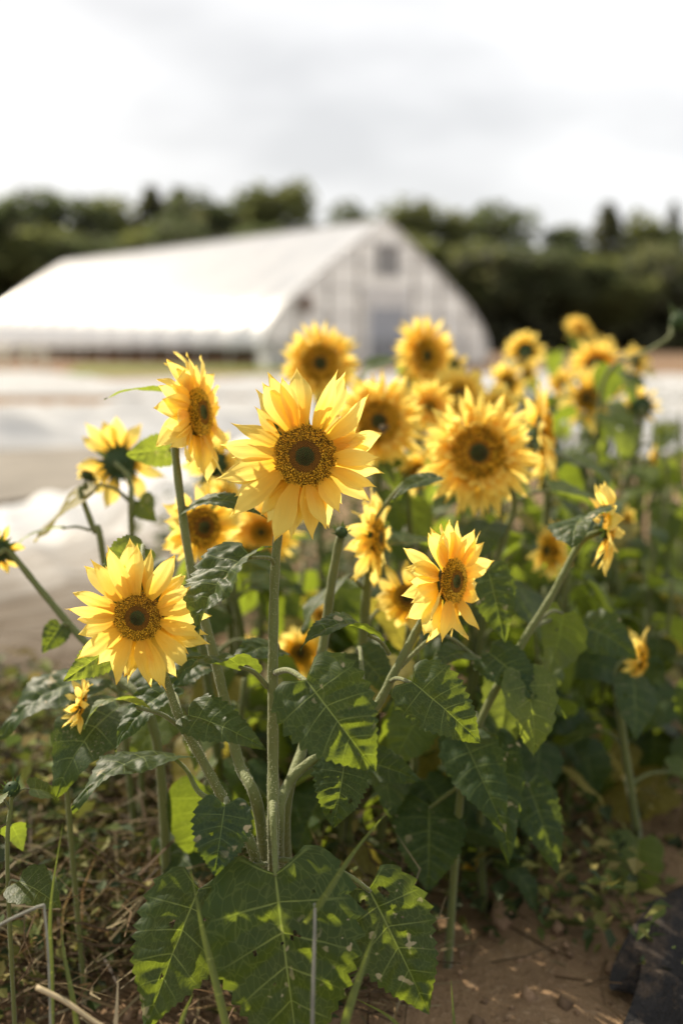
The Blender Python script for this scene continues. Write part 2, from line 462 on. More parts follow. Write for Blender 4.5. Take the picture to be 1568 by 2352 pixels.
# ------------------------------------------------------------------ greenhouse
def greenhouse():
    C0 = Vector((1.75, 41.0, 0)); U = Vector((-0.66, 0.751, 0)).normalized(); Wv = Vector((-U.y, U.x, 0)) * -1   # U along the length, Wv across (to the right)
    Z = Vector((0, 0, 1)); L = 28.0; HW = 6.35
    root = link('greenhouse', None, mat4=Matrix.Translation(C0), label='white plastic hoop greenhouse with gabled end, vent and grey doors beyond the flowers', cat='greenhouse')
    prof = [(0, 5.70), (0.10, 5.34), (0.33, 4.42), (0.62, 3.2), (0.80, 2.38), (0.93, 1.5), (0.99, 0.8), (1.0, 0.0)]
    half = curve([Vector((a * HW, z, 0)) for a, z in prof], 4)
    def pt(u, w, z): return U * u + Wv * w + Z * z
    def width_at(z):
        for a, b in zip(half, half[1:]):
            if b.y <= z <= a.y:
                k = (a.y - z) / max(a.y - b.y, 1e-6); return a.x + (b.x - a.x) * k
        return HW
    g = N('greenhouse film'); ob = g.obj()
    f = g.noise(0.6, 4, 0.6, ob)
    c = g.mix(g.ramp(f, [(0.3, 0.0), (0.7, 1.0)]), (0.54, 0.58, 0.63), (0.74, 0.76, 0.79))
    film = g.done(g.bsdf(c, 0.28, 0.5), (0.93, 0.93, 0.93), 0.45)
    g = N('greenhouse end film'); ob = g.obj()
    f = g.noise(0.9, 4, 0.6, ob)
    c = g.mix(g.ramp(f, [(0.3, 0.0), (0.7, 1.0)]), (0.74, 0.76, 0.77), (0.88, 0.89, 0.90))
    tb = g.n('ShaderNodeBsdfTransparent')
    endfilm = g.done(g.bsdf(c, 0.4, 0.4), (0.95, 0.95, 0.94), 0.6)
    src = g.out.inputs[0].links[0].from_socket; ms = g.n('ShaderNodeMixShader'); ms.inputs[0].default_value = 0.28
    g.l(src, ms.inputs[1]); g.l(tb.outputs[0], ms.inputs[2]); g.l(ms.outputs[0], g.out.inputs[0])
    steel = plain('galvanised tube', (0.42, 0.42, 0.42), 0.45, 0.5)
    white = plain('white board', (0.72, 0.71, 0.69), 0.6, 0.3, 0.08, 2.0)
    wood = plain('weathered board', (0.22, 0.15, 0.10), 0.85, 0.2, 0.25, 2.0)
    door_m = plain('grey blue door', (0.40, 0.42, 0.46), 0.5, 0.4, 0.1, 2.0)
    dark = plain('vent slats', (0.24, 0.245, 0.25), 0.5, 0.4)
    nb = 14
    # film: one bay after another, sagging a little between the hoops
    for side, lowest in ((1, 0.05), (-1, 0.80)):
        prof2 = [q for q in half if q.y > lowest] + [Vector((width_at(lowest), lowest, 0))]
        v = []; nu = nb * 6
        for i in range(nu + 1):
            u = L * i / nu; sag = abs(math.sin(math.pi * nb * i / nu)) * 0.13
            for q in prof2:
                k = 1 - sag / 4 * min(1, q.x / 2.0)
                v.append(pt(u, side * q.x * k, q.y * (1 - sag * 0.012) + 0.05))
        m = len(prof2)
        fcs = [(i * m + j, i * m + j + 1, (i + 1) * m + j + 1, (i + 1) * m + j) for i in range(nu) for j in range(m - 1)]
        link('roof_film', mesh('roof_film', v, fcs, film), root)
    for i in range(nb + 1):
        u = min(max(L * i / nb, 0.06), L - 0.06)
        pts = [pt(u, -q.x * 0.985, q.y - 0.03) for q in reversed(half)] + [pt(u, q.x * 0.985, q.y - 0.03) for q in half[1:]]
        v, fcs = tube_geo(pts, 0.045, 6); link('hoop', mesh('hoop', v, fcs, steel), root)
    mb = MB(); mb.box(pt(0, -0.05, 5.76), U * L, Wv * 0.1, Z * 0.05); link('ridge_cap', mb.mesh('ridge_cap', steel, False), root)
    for side in (1, -1):
        mb = MB(); mb.box(pt(0.05, side * (HW + 0.03) - 0.03, 0), U * (L - 0.1), Wv * 0.06, Z * 0.22); link('baseboard', mb.mesh('baseboard', wood, False), root)
    w = width_at(0.80)
    v, fcs = tube_geo([pt(0.05, -w - 0.05, 0.80), pt(L * 0.5, -w - 0.05, 0.76), pt(L - 0.05, -w - 0.05, 0.80)], 0.06, 8)
    link('curtain_roll', mesh('curtain_roll', v, fcs, white), root)
    # the two ends: film panels between rails, each a part of its own
    for u, step in ((0.0, -1), (L, 1)):
        zs = [0.0, 0.95, 1.95, 3.0, 4.0, 4.85, 5.66]
        for za, zb in zip(zs, zs[1:]):
            n = 6; top = []; bot = []
            rows = [za + (zb - za) * k / n for k in range(n + 1)]
            v = []
            for z in rows:
                ww = width_at(z) * 0.985
                for k in range(9): v.append(pt(u + step * 0.02 * (0.0 if z in (rows[0], rows[-1]) else 1), -ww + 2 * ww * k / 8, z))
            fcs = [(j * 9 + k, j * 9 + k + 1, (j + 1) * 9 + k + 1, (j + 1) * 9 + k) for j in range(n) for k in range(8)]
            link('end_panel', mesh('end_panel', v, fcs, endfilm), root)
        for z in zs[1:-1]:
            ww = width_at(z) * 0.985; mb = MB(); mb.box(pt(u + step * 0.03, -ww, z - 0.04), Wv * 2 * ww, U * step * 0.06, Z * 0.08)
            link('rail', mb.mesh('rail', steel, False), root)
        for wq in (-4.7, -3.1, -1.55, 1.55, 3.1, 4.7):
            zt = max(z for z in [0.1 * k for k in range(57)] if width_at(z) > abs(wq) + 0.05)
            mb = MB(); mb.box(pt(u + step * 0.10, wq - 0.05, 0), Wv * 0.1, U * step * 0.06, Z * (zt - 0.05))
            link('post', mb.mesh('post', plain('end post', (0.30, 0.28, 0.26), 0.7, 0.2), False), root)
        pts = [pt(u + step * 0.03, -q.x, q.y + 0.02) for q in reversed(half)] + [pt(u + step * 0.03, q.x, q.y + 0.02) for q in half[1:]]
        v, fcs = tube_geo(pts, 0.075, 6); link('end_hoop', mesh('end_hoop', v, fcs, white), root)
    # vent high in the near end
    fr = MB()
    for o, a, c in (((-0.72, 3.45), 1.44, 0.1), ((-0.72, 4.75), 1.44, 0.1)): fr.box(pt(-0.05, o[0], o[1]), Wv * a, U * -0.14, Z * c)
    for o in (-0.72, -0.05, 0.62): fr.box(pt(-0.05, o, 3.55), Wv * 0.1, U * -0.14, Z * 1.2)
    vent = link('vent', fr.mesh('vent', white, False), root)
    for k in range(9):
        mb = MB(); mb.box(pt(-0.08, -0.62, 3.58 + k * 0.13), Wv * 1.24, U * -0.05 + Z * 0.05, Z * 0.10)
        link('slat', mb.mesh('slat', dark, False), vent)
    mb = MB(); mb.box(pt(-0.06, -1.3, 2.35), Wv * 2.6, U * -0.12, Z * 0.75); link('header_board', mb.mesh('header_board', white, False), root)
    for o in (-1.15, 1.01):
        fr = MB(); fr.box(pt(-0.10, o, 0), Wv * 0.14, U * -0.12, Z * 2.34); link('door_post', fr.mesh('door_post', white, False), root)
    
    for o in (-0.99, 0.02):
        mb = MB(); mb.box(pt(-0.10, o, 0.06), Wv * 0.96, U * -0.06, Z * 2.24); dr = link('door', mb.mesh('door', door_m, False), root)
        mb = MB(); mb.box(pt(-0.17, o + 0.12, 0.25), Wv * 0.72, U * -0.02, Z * 0.75); link('door_panel', mb.mesh('door_panel', dark, False), dr)
        mb = MB(); mb.box(pt(-0.17, o + (0.78 if o < 0 else 0.08), 1.05), Wv * 0.09, U * -0.06, Z * 0.16); link('handle', mb.mesh('handle', steel, False), dr)
    # round fan housing near the left shoulder
    v, fcs = tube_geo([pt(-0.10, -4.35, 2.35), pt(-0.38, -4.35, 2.35)], 0.34, 14)
    link('fan_housing', mesh('fan_housing', v, fcs, plain('fan housing', (0.24, 0.19, 0.16), 0.6, 0.3), False), root)
    # dark crops added inside so that the open side looks dark
    r = random.Random(2); mb = MB()
    for i in range(3200):
        u = r.uniform(0.6, L - 0.6); wq = r.choice((-4.9, -3.4, -1.7)) + r.gauss(0, 0.25); z = r.uniform(0.03, 0.95)
        q = pt(u, wq, z); s = r.uniform(0.08, 0.2)
        a = Vector((r.gauss(0, 1), r.gauss(0, 1), r.gauss(0, 1))).normalized() * s; b = a.cross(Vector((r.gauss(0, 1), r.gauss(0, 1), 0.3))).normalized() * s
        mb.add([q - a, q + b * 0.6, q + a, q - b * 0.6], [(0, 1, 2, 3)], r.choice(((0.05, 0.03, 0.02), (0.10, 0.035, 0.02), (0.05, 0.06, 0.02))))
    link('crop_rows', mb.mesh('crop_rows', M['litter'], False), label='dark reddish crop rows added to darken the greenhouse inside', kind='stuff', mat4=Matrix.Translation(C0))
greenhouse()

# a few pale stakes and a shrub at the far left before the greenhouse
M['stake'] = plain('pale stake', (0.55, 0.5, 0.38), 0.8, 0.2)
for i, (x, yb, yt, lab) in enumerate(((12, 862, 795, 'pale stake at the outer end of the three beside the greenhouse side'), (62, 862, 790, 'pale stake standing behind the small shrub by the greenhouse'), (104, 862, 802, 'shortest pale stake, next to the open greenhouse side'))):
    b = G(x, yb); d = (b - cam.location).dot(CF); t = P(x, yt, d)
    root = link('stake', None, mat4=Matrix.Translation(b), label=lab, cat='stake', group='stakes beside the greenhouse')
    v, f = tube_geo([(0, 0, 0), (0.02, 0, (t - b).z * 0.5), (0, 0.02, (t - b).z)], 0.07, 6); link('pole', mesh('pole', v, f, M['stake']), root)
    mb = MB(); mb.box((-0.25, -0.03, (t - b).z - 0.25), (0.5, 0, 0), (0, 0.06, 0), (0, 0, 0.08)); link('crosspiece', mb.mesh('crosspiece', M['stake'], False), root)

# ------------------------------------------------------------------ woods
def crown_material(name, a, b, t):
    g = N(name); geo = g.n('ShaderNodeNewGeometry')
    f = geo.outputs['Random Per Island']
    f = g.math('ADD', g.math('MULTIPLY', f, 0.7), g.math('MULTIPLY', g.rnd(), 0.3))
    return g.done(g.bsdf(g.mix(f, a, b), 0.7, 0.2), t, 0.45)
CM = [crown_material('broadleaf crown', (0.072, 0.080, 0.042), (0.13, 0.135, 0.068), (0.16, 0.20, 0.085)),
      crown_material('bright broadleaf crown', (0.075, 0.085, 0.034), (0.135, 0.135, 0.055), (0.25, 0.28, 0.09)),
      crown_material('conifer crown', (0.052, 0.056, 0.034), (0.095, 0.096, 0.056), (0.18, 0.19, 0.08))]
M['bark'] = plain('bark', (0.07, 0.052, 0.04), 0.9, 0.1, 0.3, 3.0)

def crown_mesh(kind, seed):
    r = random.Random(seed); mb = MB()
    def leafq(c, s, up=0.0):
        a = Vector((r.gauss(0, 1), r.gauss(0, 1), r.gauss(0, 0.6))).normalized() * s
        b = a.cross(Vector((r.gauss(0, 1), r.gauss(0, 1), r.gauss(0, 1) + up))).normalized() * s * r.uniform(0.5, 0.9)
        mb.add([c - a, c + b, c + a * 1.1, c - b], [(0, 1, 2, 3)])
    if kind == 'conifer':
        for k in range(1500):
            z = 0.14 + 0.86 * r.random() ** 1.25
            rad = 0.25 * (1 - z) ** 0.85 * (0.75 + 0.5 * abs(math.sin(z * 31 + seed)))
            q = r.uniform(0, 2 * math.pi); rr = rad * math.sqrt(r.random()) + 0.004
            leafq(Vector((math.cos(q) * rr, math.sin(q) * rr, z - rr * 0.35)), r.uniform(0.014, 0.03))
    else:
        lobes = []
        for k in range(13):
            z = r.uniform(0.34, 0.90); w = 0.26 * math.sin(math.pi * min(max((z - 0.2) / 0.85, 0.05), 0.98))
            q = r.uniform(0, 6.283); lobes.append((Vector((math.cos(q) * w * r.uniform(0.3, 1), math.sin(q) * w * r.uniform(0.3, 1), z)), r.uniform(0.09, 0.16)))
        lobes.append((Vector((0, 0, 0.62)), 0.2))
        for k in range(3000):
            c, rad = r.choice(lobes)
            d = Vector((r.gauss(0, 1), r.gauss(0, 1), r.gauss(0, 1))).normalized() * rad * r.random() ** 0.4
            leafq(c + d, r.uniform(0.015, 0.034), 0.5)
    return mb.mesh('crown', CM[{'conifer': 2, 'broad': 0, 'bright': 1}[kind]], False)
crowns = {k: [crown_mesh(k, s + i * 7) for i in range(n)] for k, s, n in (('conifer', 3, 3), ('broad', 40, 4), ('bright', 80, 2))}
def trunk_mesh(kind):
    mb = MB()
    if kind == 'conifer':
        mb.tube([(0, 0, -0.01), (0.004, 0, 0.4), (0, 0, 0.97)], [0.018, 0.013, 0.002], 7)
    else:
        mb.tube([(0, 0, -0.01), (0.006, 0.004, 0.3), (0, 0, 0.75)], [0.020, 0.015, 0.004], 7)
        for k in range(6):
            q = k * 1.1; mb.tube([(0, 0, 0.28 + k * 0.05), (math.cos(q) * 0.09, math.sin(q) * 0.09, 0.42 + k * 0.05), (math.cos(q) * 0.17, math.sin(q) * 0.17, 0.52 + k * 0.05)], [0.009, 0.006, 0.002], 5)
    return mb.mesh('trunk', M['bark'])
trunks = {'conifer': trunk_mesh('conifer'), 'broad': trunk_mesh('broad'), 'bright': trunk_mesh('broad')}
def tree(x, ytop, D, kind, label, group, wide=1.0):
    rr = random.Random(int(x * 7 + ytop))
    b = Vector(((x - 784) / FPX * D, D, 0))
    h = CAM_H + (785 - ytop) / FPX * D
    root = link({'conifer': 'conifer_tree', 'broad': 'broadleaf_tree', 'bright': 'broadleaf_tree'}[kind], None,
                mat4=Matrix.Translation(b) @ Matrix.Rotation(rr.uniform(0, 6.28), 4, 'Z') @ Matrix.Diagonal((h * wide * 1.18, h * wide * 1.18, h, 1)), label=label, cat='tree', group=group)
    link('trunk', trunks[kind], root); link('crown', rr.choice(crowns[kind]), root)
LW, RW = 'trees of the wood behind the greenhouse roof', 'trees of the wood beyond the soil field'
front = [
 (-60, 470, 86, 'broad', 'dark broadleaf tree at the outer end of the wood above the greenhouse roof', LW, 1.3),
 (70, 432, 88, 'broad', 'tallest dark tree of the wood above the far roof end', LW, 1.15),
 (178, 452, 92, 'broad', 'rounded dark tree beside the tallest tree above the roof', LW, 1.2),
 (285, 470, 96, 'bright', 'paler green rounded tree in the dip above the greenhouse roof', LW, 1.1),
 (365, 448, 98, 'conifer', 'pointed conifer, first of two spires above the middle of the roof', LW, 1.6),
 (425, 450, 98, 'conifer', 'pointed conifer, second of two spires above the middle of the roof', LW, 1.6),
 (500, 458, 96, 'broad', 'broad tree between the twin conifers and the pale feathery tree', LW, 1.2),
 (590, 455, 96, 'broad', 'dense dark tree next to the pale feathery tree above the roof', LW, 1.1),
 (640, 450, 94, 'bright', 'yellowish leafy tree standing before the feathery end of the wood', LW, 0.9),
 (695, 436, 94, 'bright', 'thin feathery pale tree ending the wood above the roof', LW, 0.55),
 (815, 480, 120, 'broad', 'lone dark tree crown peeping over the greenhouse ridge', LW, 0.9),
 (955, 478, 104, 'bright', 'sunlit tree just beyond the greenhouse gable slope', RW, 1.0),
 (1020, 500, 104, 'bright', 'small sunlit tree second from the greenhouse gable', RW, 0.9),
 (1130, 490, 106, 'broad', 'rounded tree over the head of the greenhouse-side field flowers', RW, 1.0),
 (1235, 488, 106, 'broad', 'domed tree with bright gaps in the middle of the wood', RW, 1.05),
 (1375, 482, 106, 'conifer', 'pointed dark conifer rising from the middle of the soil-side wood', RW, 1.5),
 (1440, 510, 106, 'bright', 'loose pale tree between the conifer and the thin spire', RW, 0.9),
 (1520, 480, 108, 'conifer', 'thin spire-like conifer near the outer end of the soil-side wood', RW, 0.8),
 (1600, 530, 106, 'broad', 'dark tree at the outer end of the soil-side wood', RW, 1.2),
]
for t in front: tree(*t)
TALL = {-60: 'outer dark broadleaf tree', 70: 'tallest dark tree', 178: 'rounded dark tree', 285: 'paler green tree in the dip', 365: 'first of the twin conifers', 425: 'second of the twin conifers', 500: 'broad tree beside the twin conifers', 590: 'dense dark tree', 640: 'yellowish leafy tree', 695: 'thin feathery tree',
        955: 'sunlit tree by the gable', 1020: 'second sunlit tree', 1130: 'rounded tree past the gable', 1235: 'domed tree with gaps', 1375: 'pointed soil-side conifer', 1440: 'loose pale tree', 1520: 'thin spire conifer', 1600: 'outer soil-side tree'}
def low_tree(x, y, D, kind, grp):
    k = min(TALL, key=lambda q: abs(q - x))
    tree(x, y, D, kind, 'lower %s tree in front of the %s' % ('dark' if kind == 'broad' else 'brighter', TALL.pop(k)), grp, 1.35)
r = random.Random(77)
for x in (-70, 60, 150, 235, 320, 395, 470, 545, 615, 690):
    low_tree(x + r.uniform(-15, 15), r.uniform(505, 560), 84 + r.uniform(-3, 3), r.choice(('broad', 'bright', 'broad')), LW)
for x in (935, 1030, 1120, 1215, 1310, 1400, 1490, 1590):
    low_tree(x + r.uniform(-15, 15), r.uniform(555, 600), 92 + r.uniform(-3, 3), r.choice(('broad', 'broad', 'bright')), RW)
# the shaded depth of the wood, one mass
mb = MB(); r = random.Random(9)
for i in range(42000):
    a = r.choice((0, 1))
    x = r.uniform(-105, 1.0) if a == 0 else r.uniform(5, 90); y = r.uniform(96, 116) if r.random() < 0.7 else r.uniform(88, 96)
    top = (13.0 if a == 0 else 10.5) * (0.8 + 0.2 * mnoise.noise((x * 0.2, y * 0.2, 0)))
    c = Vector((x, y, top * r.random() ** 1.4)); s = r.uniform(0.4, 0.9)
    p = Vector((r.gauss(0, 1), r.gauss(0, 1), r.gauss(0, 1))).normalized() * s; q = p.cross(Vector((r.gauss(0, 1), r.gauss(0, 1), r.gauss(0, 1)))).normalized() * s * 0.7
    mb.add([c - p, c + q, c + p, c - q], [(0, 1, 2, 3)])
link('undergrowth', mb.mesh('undergrowth', CM[2], False), label='dark shaded undergrowth between the trunks of the wood', kind='stuff')

# ------------------------------------------------------------------ leaves
def interp(t, xs, ys): return float(np.interp(t, xs, ys))

def leaf_geo(L, Wd, rng, arch=0.1, fold=0.15, wave=0.04, quilt=0.012, nt_=26, ns=10, holes=(), teeth=0.085, droop=0.0, sharp=1.0):
    v, uv = [], []
    ph = [rng.uniform(0, 6.28) for _ in range(4)]; off = rng.uniform(0, 50)
    hw = Wd / 2
    asym = rng.uniform(-0.06, 0.06)
    for i in range(nt_ + 1):
        t = i / nt_
        X = hw * interp(t, [0, .05, .12, .22, .35, .5, .65, .8, .92, 1], [.42, .74, .95, 1.0, .91, .72, .50, .28, .12, 0.0])
        ta = interp(t, [0, .06, .14, .25, .5, 1], [-0.75, -0.30, 0.0, 0.28, 0.62, 0.95]) * (0.6 if Wd > L * 0.9 else 0.9)
        y0 = L * t ** 1.1
        for j in range(-ns, ns + 1):
            s = j / ns; sa = abs(s)
            tooth = 1.0 + (teeth * ((t * 15 + ph[0]) % 1.0 - 0.5) * 2 + 0.05 * mnoise.noise((t * 5 + off, s * 2, 0))) * max(0, (sa - 0.72) / 0.28) * min(1, t * 8) * (1 if t < .97 else 0)
            x = s * X * tooth * (1 + asym * (1 if s > 0 else -1))
            y = y0 + sa ** 1.15 * X * ta
            tau = y / L
            z = arch * L * 4 * tau * (1 - tau) + fold * abs(x) - droop * (x / hw) ** 2 * hw
            z += wave * Wd * math.sin(t * 11 + ph[1] + (2.0 if s > 0 else 0)) * sa ** 2
            z += quilt * Wd * abs(math.sin(math.pi * (t * 6 + 0.43))) * min(1, sa * 4) * (1 - sa ** 3) * 1.6
            z += quilt * 1.3 * Wd * mnoise.noise((x / Wd * 7 + off, y / L * 7, 5))
            v.append((x, y, z)); uv.append((s * 0.5 + 0.5, t))
    m = 2 * ns + 1; f = []
    for i in range(nt_):
        for j in range(m - 1):
            a = i * m + j
            cx = (uv[a][0] + uv[a + 1][0]) * 0.5; ct = (i + 0.5) / nt_
            if any(math.hypot((cx - hx) * Wd, (ct - ht) * L) < hr * (0.8 + 0.5 * mnoise.noise((cx * 30, ct * 30, 1))) for hx, ht, hr in holes): continue
            f.append((a, a + 1, a + m + 1, a + m))
    return v, f, uv

def leaf_full(name, v, f, uv, mat4, pet, prad, mats):
    """blade (transformed by mat4) plus petiole tube in one mesh"""
    vv = [mat4 @ Vector(q) for q in v]; ff = list(f); mi = [0] * len(ff); uu = list(uv)
    if pet:
        tv, tf = tube_geo(pet, [prad * (1.25 - 0.45 * k / (len(pet) - 1)) for k in range(len(pet))], 7)
        b = len(vv); vv += tv; ff += [tuple(i + b for i in q) for q in tf]; mi += [1] * len(tf); uu += [(0.5, 0.5)] * len(tv)
    return mesh(name, vv, ff, mats, True, uu, midx=mi)

GEN = []                                 # generic leaves, unit length, base of the petiole at the origin, growing along +Y
for k in range(12):
    rng = random.Random(300 + k)
    L, Wd = 1.0, rng.uniform(0.66, 0.95)
    v, f, uv = leaf_geo(L, Wd, rng, rng.uniform(0.03, 0.16), rng.uniform(-0.05, 0.4), 0.045, 0.012, 22, 7, [(rng.uniform(.2, .8), rng.uniform(.2, .8), rng.uniform(.0, .05))] if k % 2 else [])
    pl = rng.uniform(0.35, 0.6); up = rng.uniform(0.1, 0.35)
    pet = curve([(0, 0, 0), (0, pl * 0.5, up), (0, pl, up * 1.05)], 5)
    dr = rng.uniform(0.35, 1.35)
    m4 = Matrix.Translation((0, pl, up * 1.05)) @ Matrix.Rotation(-dr, 4, 'X') @ Matrix.Rotation(rng.uniform(-0.3, 0.3), 4, 'Y')
    GEN.append([leaf_full('leaf', v, f, uv, m4, pet, 0.022, [M[mm], M['stem']]) for mm in (('leaf', 'leaf_light') if k % 3 else ('leaf', 'leaf_yellow'))])

# ------------------------------------------------------------------ petals and discs
def petal_mesh(seed, wide, m):
    r = random.Random(seed); nt_, ns = 12, 4; v, uv = [], []
    bend = r.uniform(-0.30, 0.22); curl = r.uniform(-0.35, 0.35) * (1 if r.random() < 0.5 else 0.3); cup = r.uniform(-0.2, 0.75); tw = r.uniform(-0.5, 0.5); lean = r.uniform(-0.10, 0.10)
    mx_ = r.uniform(0.38, 0.60); tipn = r.uniform(0.6, 1.0); g = r.uniform(0.010, 0.02); notch = r.random() < 0.35
    ph = r.uniform(0, 6)
    for i in range(nt_ + 1):
        t = i / nt_
        w = wide * (0.42 + 0.58 * math.sin(math.pi / 2 * min(t / mx_, 1)) if t < mx_ else max(0.0, math.cos(math.pi / 2 * (t - mx_) / (1 - mx_))) ** tipn)
        w = max(w, 0.012)
        for j in range(-ns, ns + 1):
            s = j / ns; x = s * w / 2
            z = bend * t ** 2 + curl * max(0, t - 0.65) ** 2 * 3.5 + cup * (x / wide) ** 2 * wide * 1.6
            z += g * math.cos(s * 7.5) * math.sin(math.pi * t) + 0.02 * math.sin(t * 8 + ph + s * 1.5) * t
            a = tw * t; x2 = x * math.cos(a) - (z * 0.3) * math.sin(a); z2 = z + x * math.sin(a)
            y = t * (1 - 0.10 * s * s * t) - (0.05 * (1 - abs(s)) if notch and t == 1 else 0)
            v.append((x2 + lean * t * t + 0.012 * math.sin(t * 9 + ph), y, z2)); uv.append((s * 0.5 + 0.5, t))
    m_ = 2 * ns + 1
    f = [(i * m_ + j, i * m_ + j + 1, (i + 1) * m_ + j + 1, (i + 1) * m_ + j) for i in range(nt_) for j in range(m_ - 1)]
    return mesh('petal', v, f, m, True, uv)
PET = [petal_mesh(k, 0.42, M['petal']) for k in range(18)]
PETN = [petal_mesh(100 + k, 0.30, M['petal_deep']) for k in range(10)]

def disc_mesh(seed, n, dome, green=0.30, inner=0.55, tall=1.0, under=(0.17, 0.080, 0.016), lowc=(0.32, 0.145, 0.015), tipc=(0.95, 0.58, 0.04)):
    """florets in a spiral on a dome of radius 1"""
    r = random.Random(seed); mb = MB()
    rings = 8; seg = 28; v = [(0, 0, dome - 0.03)]; c = [(0.03, 0.03, 0.012)]
    for i in range(1, rings + 1):
        q = i / rings
        for k in range(seg):
            a = 6.28319 * k / seg; v.append((math.cos(a) * q, math.sin(a) * q, dome * (1 - q ** 2.2) - 0.03)); c.append(under if q > green else (0.04, 0.035, 0.012))
    f = [(0, 1 + k, 1 + (k + 1) % seg) for k in range(seg)]
    for i in range(rings - 1):
        for k in range(seg):
            f.append((1 + i * seg + k, 1 + (i + 1) * seg + k, 1 + (i + 1) * seg + (k + 1) % seg, 1 + i * seg + (k + 1) % seg))
    mb.v = [tuple(q) for q in v]; mb.f = f; mb.c = c
    for i in range(n):
        q = math.sqrt((i + 0.5) / n) * 0.985; a = i * 2.399963
        d = Vector((math.cos(a), math.sin(a), 0)); p = d * q; p.z = dome * (1 - q ** 2.2) - 0.02
        nor = (d * (dome * 2.2 * q ** 1.2) + Vector((0, 0, 1))).normalized()
        s = 1.5 / math.sqrt(n)
        u = nor.cross(Vector((-d.y, d.x, 0))).normalized(); w = nor.cross(u)
        if q < green:                                # closed green buds leaning to the centre
            h = s * 1.6; col = (0.10 + r.uniform(-.02, .03), 0.115 + r.uniform(-.02, .02), 0.03); col = tuple(x * (0.75 + 0.9 * q / green * 0.5) for x in col)
            b = [p + u * s * .5, p + w * s * .5, p - u * s * .5, p - w * s * .5, p + nor * h - d * s * 0.7]
            mb.add(b, [(0, 1, 4), (1, 2, 4), (2, 3, 4), (3, 0, 4)], col); mb.c[-1] = tuple(x * 1.8 for x in col)
        elif q < inner:                              # round brown beads
            h = s * 1.2; k = r.uniform(0.8, 1.25); col = (0.52 * k, 0.25 * k, 0.028)
            b = [p + u * s * .55, p + w * s * .55, p - u * s * .55, p - w * s * .55]
            tp = [x * 0.55 + (p + nor * h) * 0.45 + nor * h * 0.3 for x in b] + [p + nor * h]
            mb.add(b + tp, [(0, 1, 5, 4), (1, 2, 6, 5), (2, 3, 7, 6), (3, 0, 4, 7), (4, 5, 8), (5, 6, 8), (6, 7, 8), (7, 4, 8)], (0.13, 0.055, 0.012))
            for z in range(5): mb.c[-1 - z] = col
        else:                                        # open tubes with curled yellow tips
            h = s * r.uniform(1.6, 3.4) * tall; k = r.uniform(0.6, 1.2); le = (d * r.uniform(-.3, .9) + w * r.uniform(-.7, .7)) * s
            if r.random() < 0.16: k *= 0.45
            c1 = tuple(q * k for q in lowc); c2 = tuple(q * k for q in tipc)
            rr = s * 0.36; r2 = s * 0.60
            b = [p + u * rr, p - u * rr * .5 + w * rr * .86, p - u * rr * .5 - w * rr * .86]
            m_ = p + nor * h * 0.65 + le * 0.5; t = p + nor * h + le * 1.2
            md = [m_ + u * r2, m_ - u * r2 * .5 + w * r2 * .86, m_ - u * r2 * .5 - w * r2 * .86]
            mb.add(b + md + [t], [(0, 1, 4, 3), (1, 2, 5, 4), (2, 0, 3, 5), (3, 4, 6), (4, 5, 6), (5, 3, 6)], c1)
            for z in range(4): mb.c[-1 - z] = c2
    return mb.mesh('seed_disc', M['floret'], False)
DISC_HERO = [disc_mesh(1, 1300, 0.20, 0.30, 0.48), disc_mesh(2, 1150, 0.22, 0.30, 0.5)]
DISC_MID = disc_mesh(3, 420, 0.24, 0.34, 0.55)
DISC_FAR = disc_mesh(4, 260, 0.3, 0.36, 0.45, 1.2)
DISC_FULL = disc_mesh(5, 420, 0.20, 0.32, 0.38, 1.2, (0.55, 0.25, 0.015), (0.66, 0.31, 0.018), (0.90, 0.56, 0.04))

def bract_mesh(seed):
    r = random.Random(seed); v = []; uv = []; nt_ = 6
    bend = r.uniform(-0.35, 0.1)
    for i in range(nt_ + 1):
        t = i / nt_; w = 0.36 * (0.75 + 0.25 * math.sin(t * 4)) * (1 - t) ** 0.7 + 0.005
        for s in (-1, 0, 1):
            v.append((s * w / 2, t, bend * t * t + (0.05 * abs(s)))); uv.append((s * .5 + .5, t))
    f = [(i * 3 + j, i * 3 + j + 1, i * 3 + j + 4, i * 3 + j + 3) for i in range(nt_) for j in range(2)]
    return mesh('bract', v, f, M['bract'], True, uv)
BR = [bract_mesh(k) for k in range(4)]

def calyx_mesh():
    """green cup behind a head, radius 1 at its rim, stem side towards -Z"""
    v = []; seg = 18; prof = [(1.0, -0.03), (1.02, -0.14), (0.85, -0.34), (0.5, -0.52), (0.22, -0.66), (0.12, -0.85)]
    for q, z in prof:
        for k in range(seg): v.append((math.cos(6.28319 * k / seg) * q, math.sin(6.28319 * k / seg) * q, z))
    f = [(i * seg + k, (i + 1) * seg + k, (i + 1) * seg + (k + 1) % seg, i * seg + (k + 1) % seg) for i in range(len(prof) - 1) for k in range(seg)]
    f.append(tuple(range(seg)))
    return mesh('flower_head', v, f, M['bract'], True, [(0.3, 0.3)] * len(v))
CALYX = calyx_mesh()

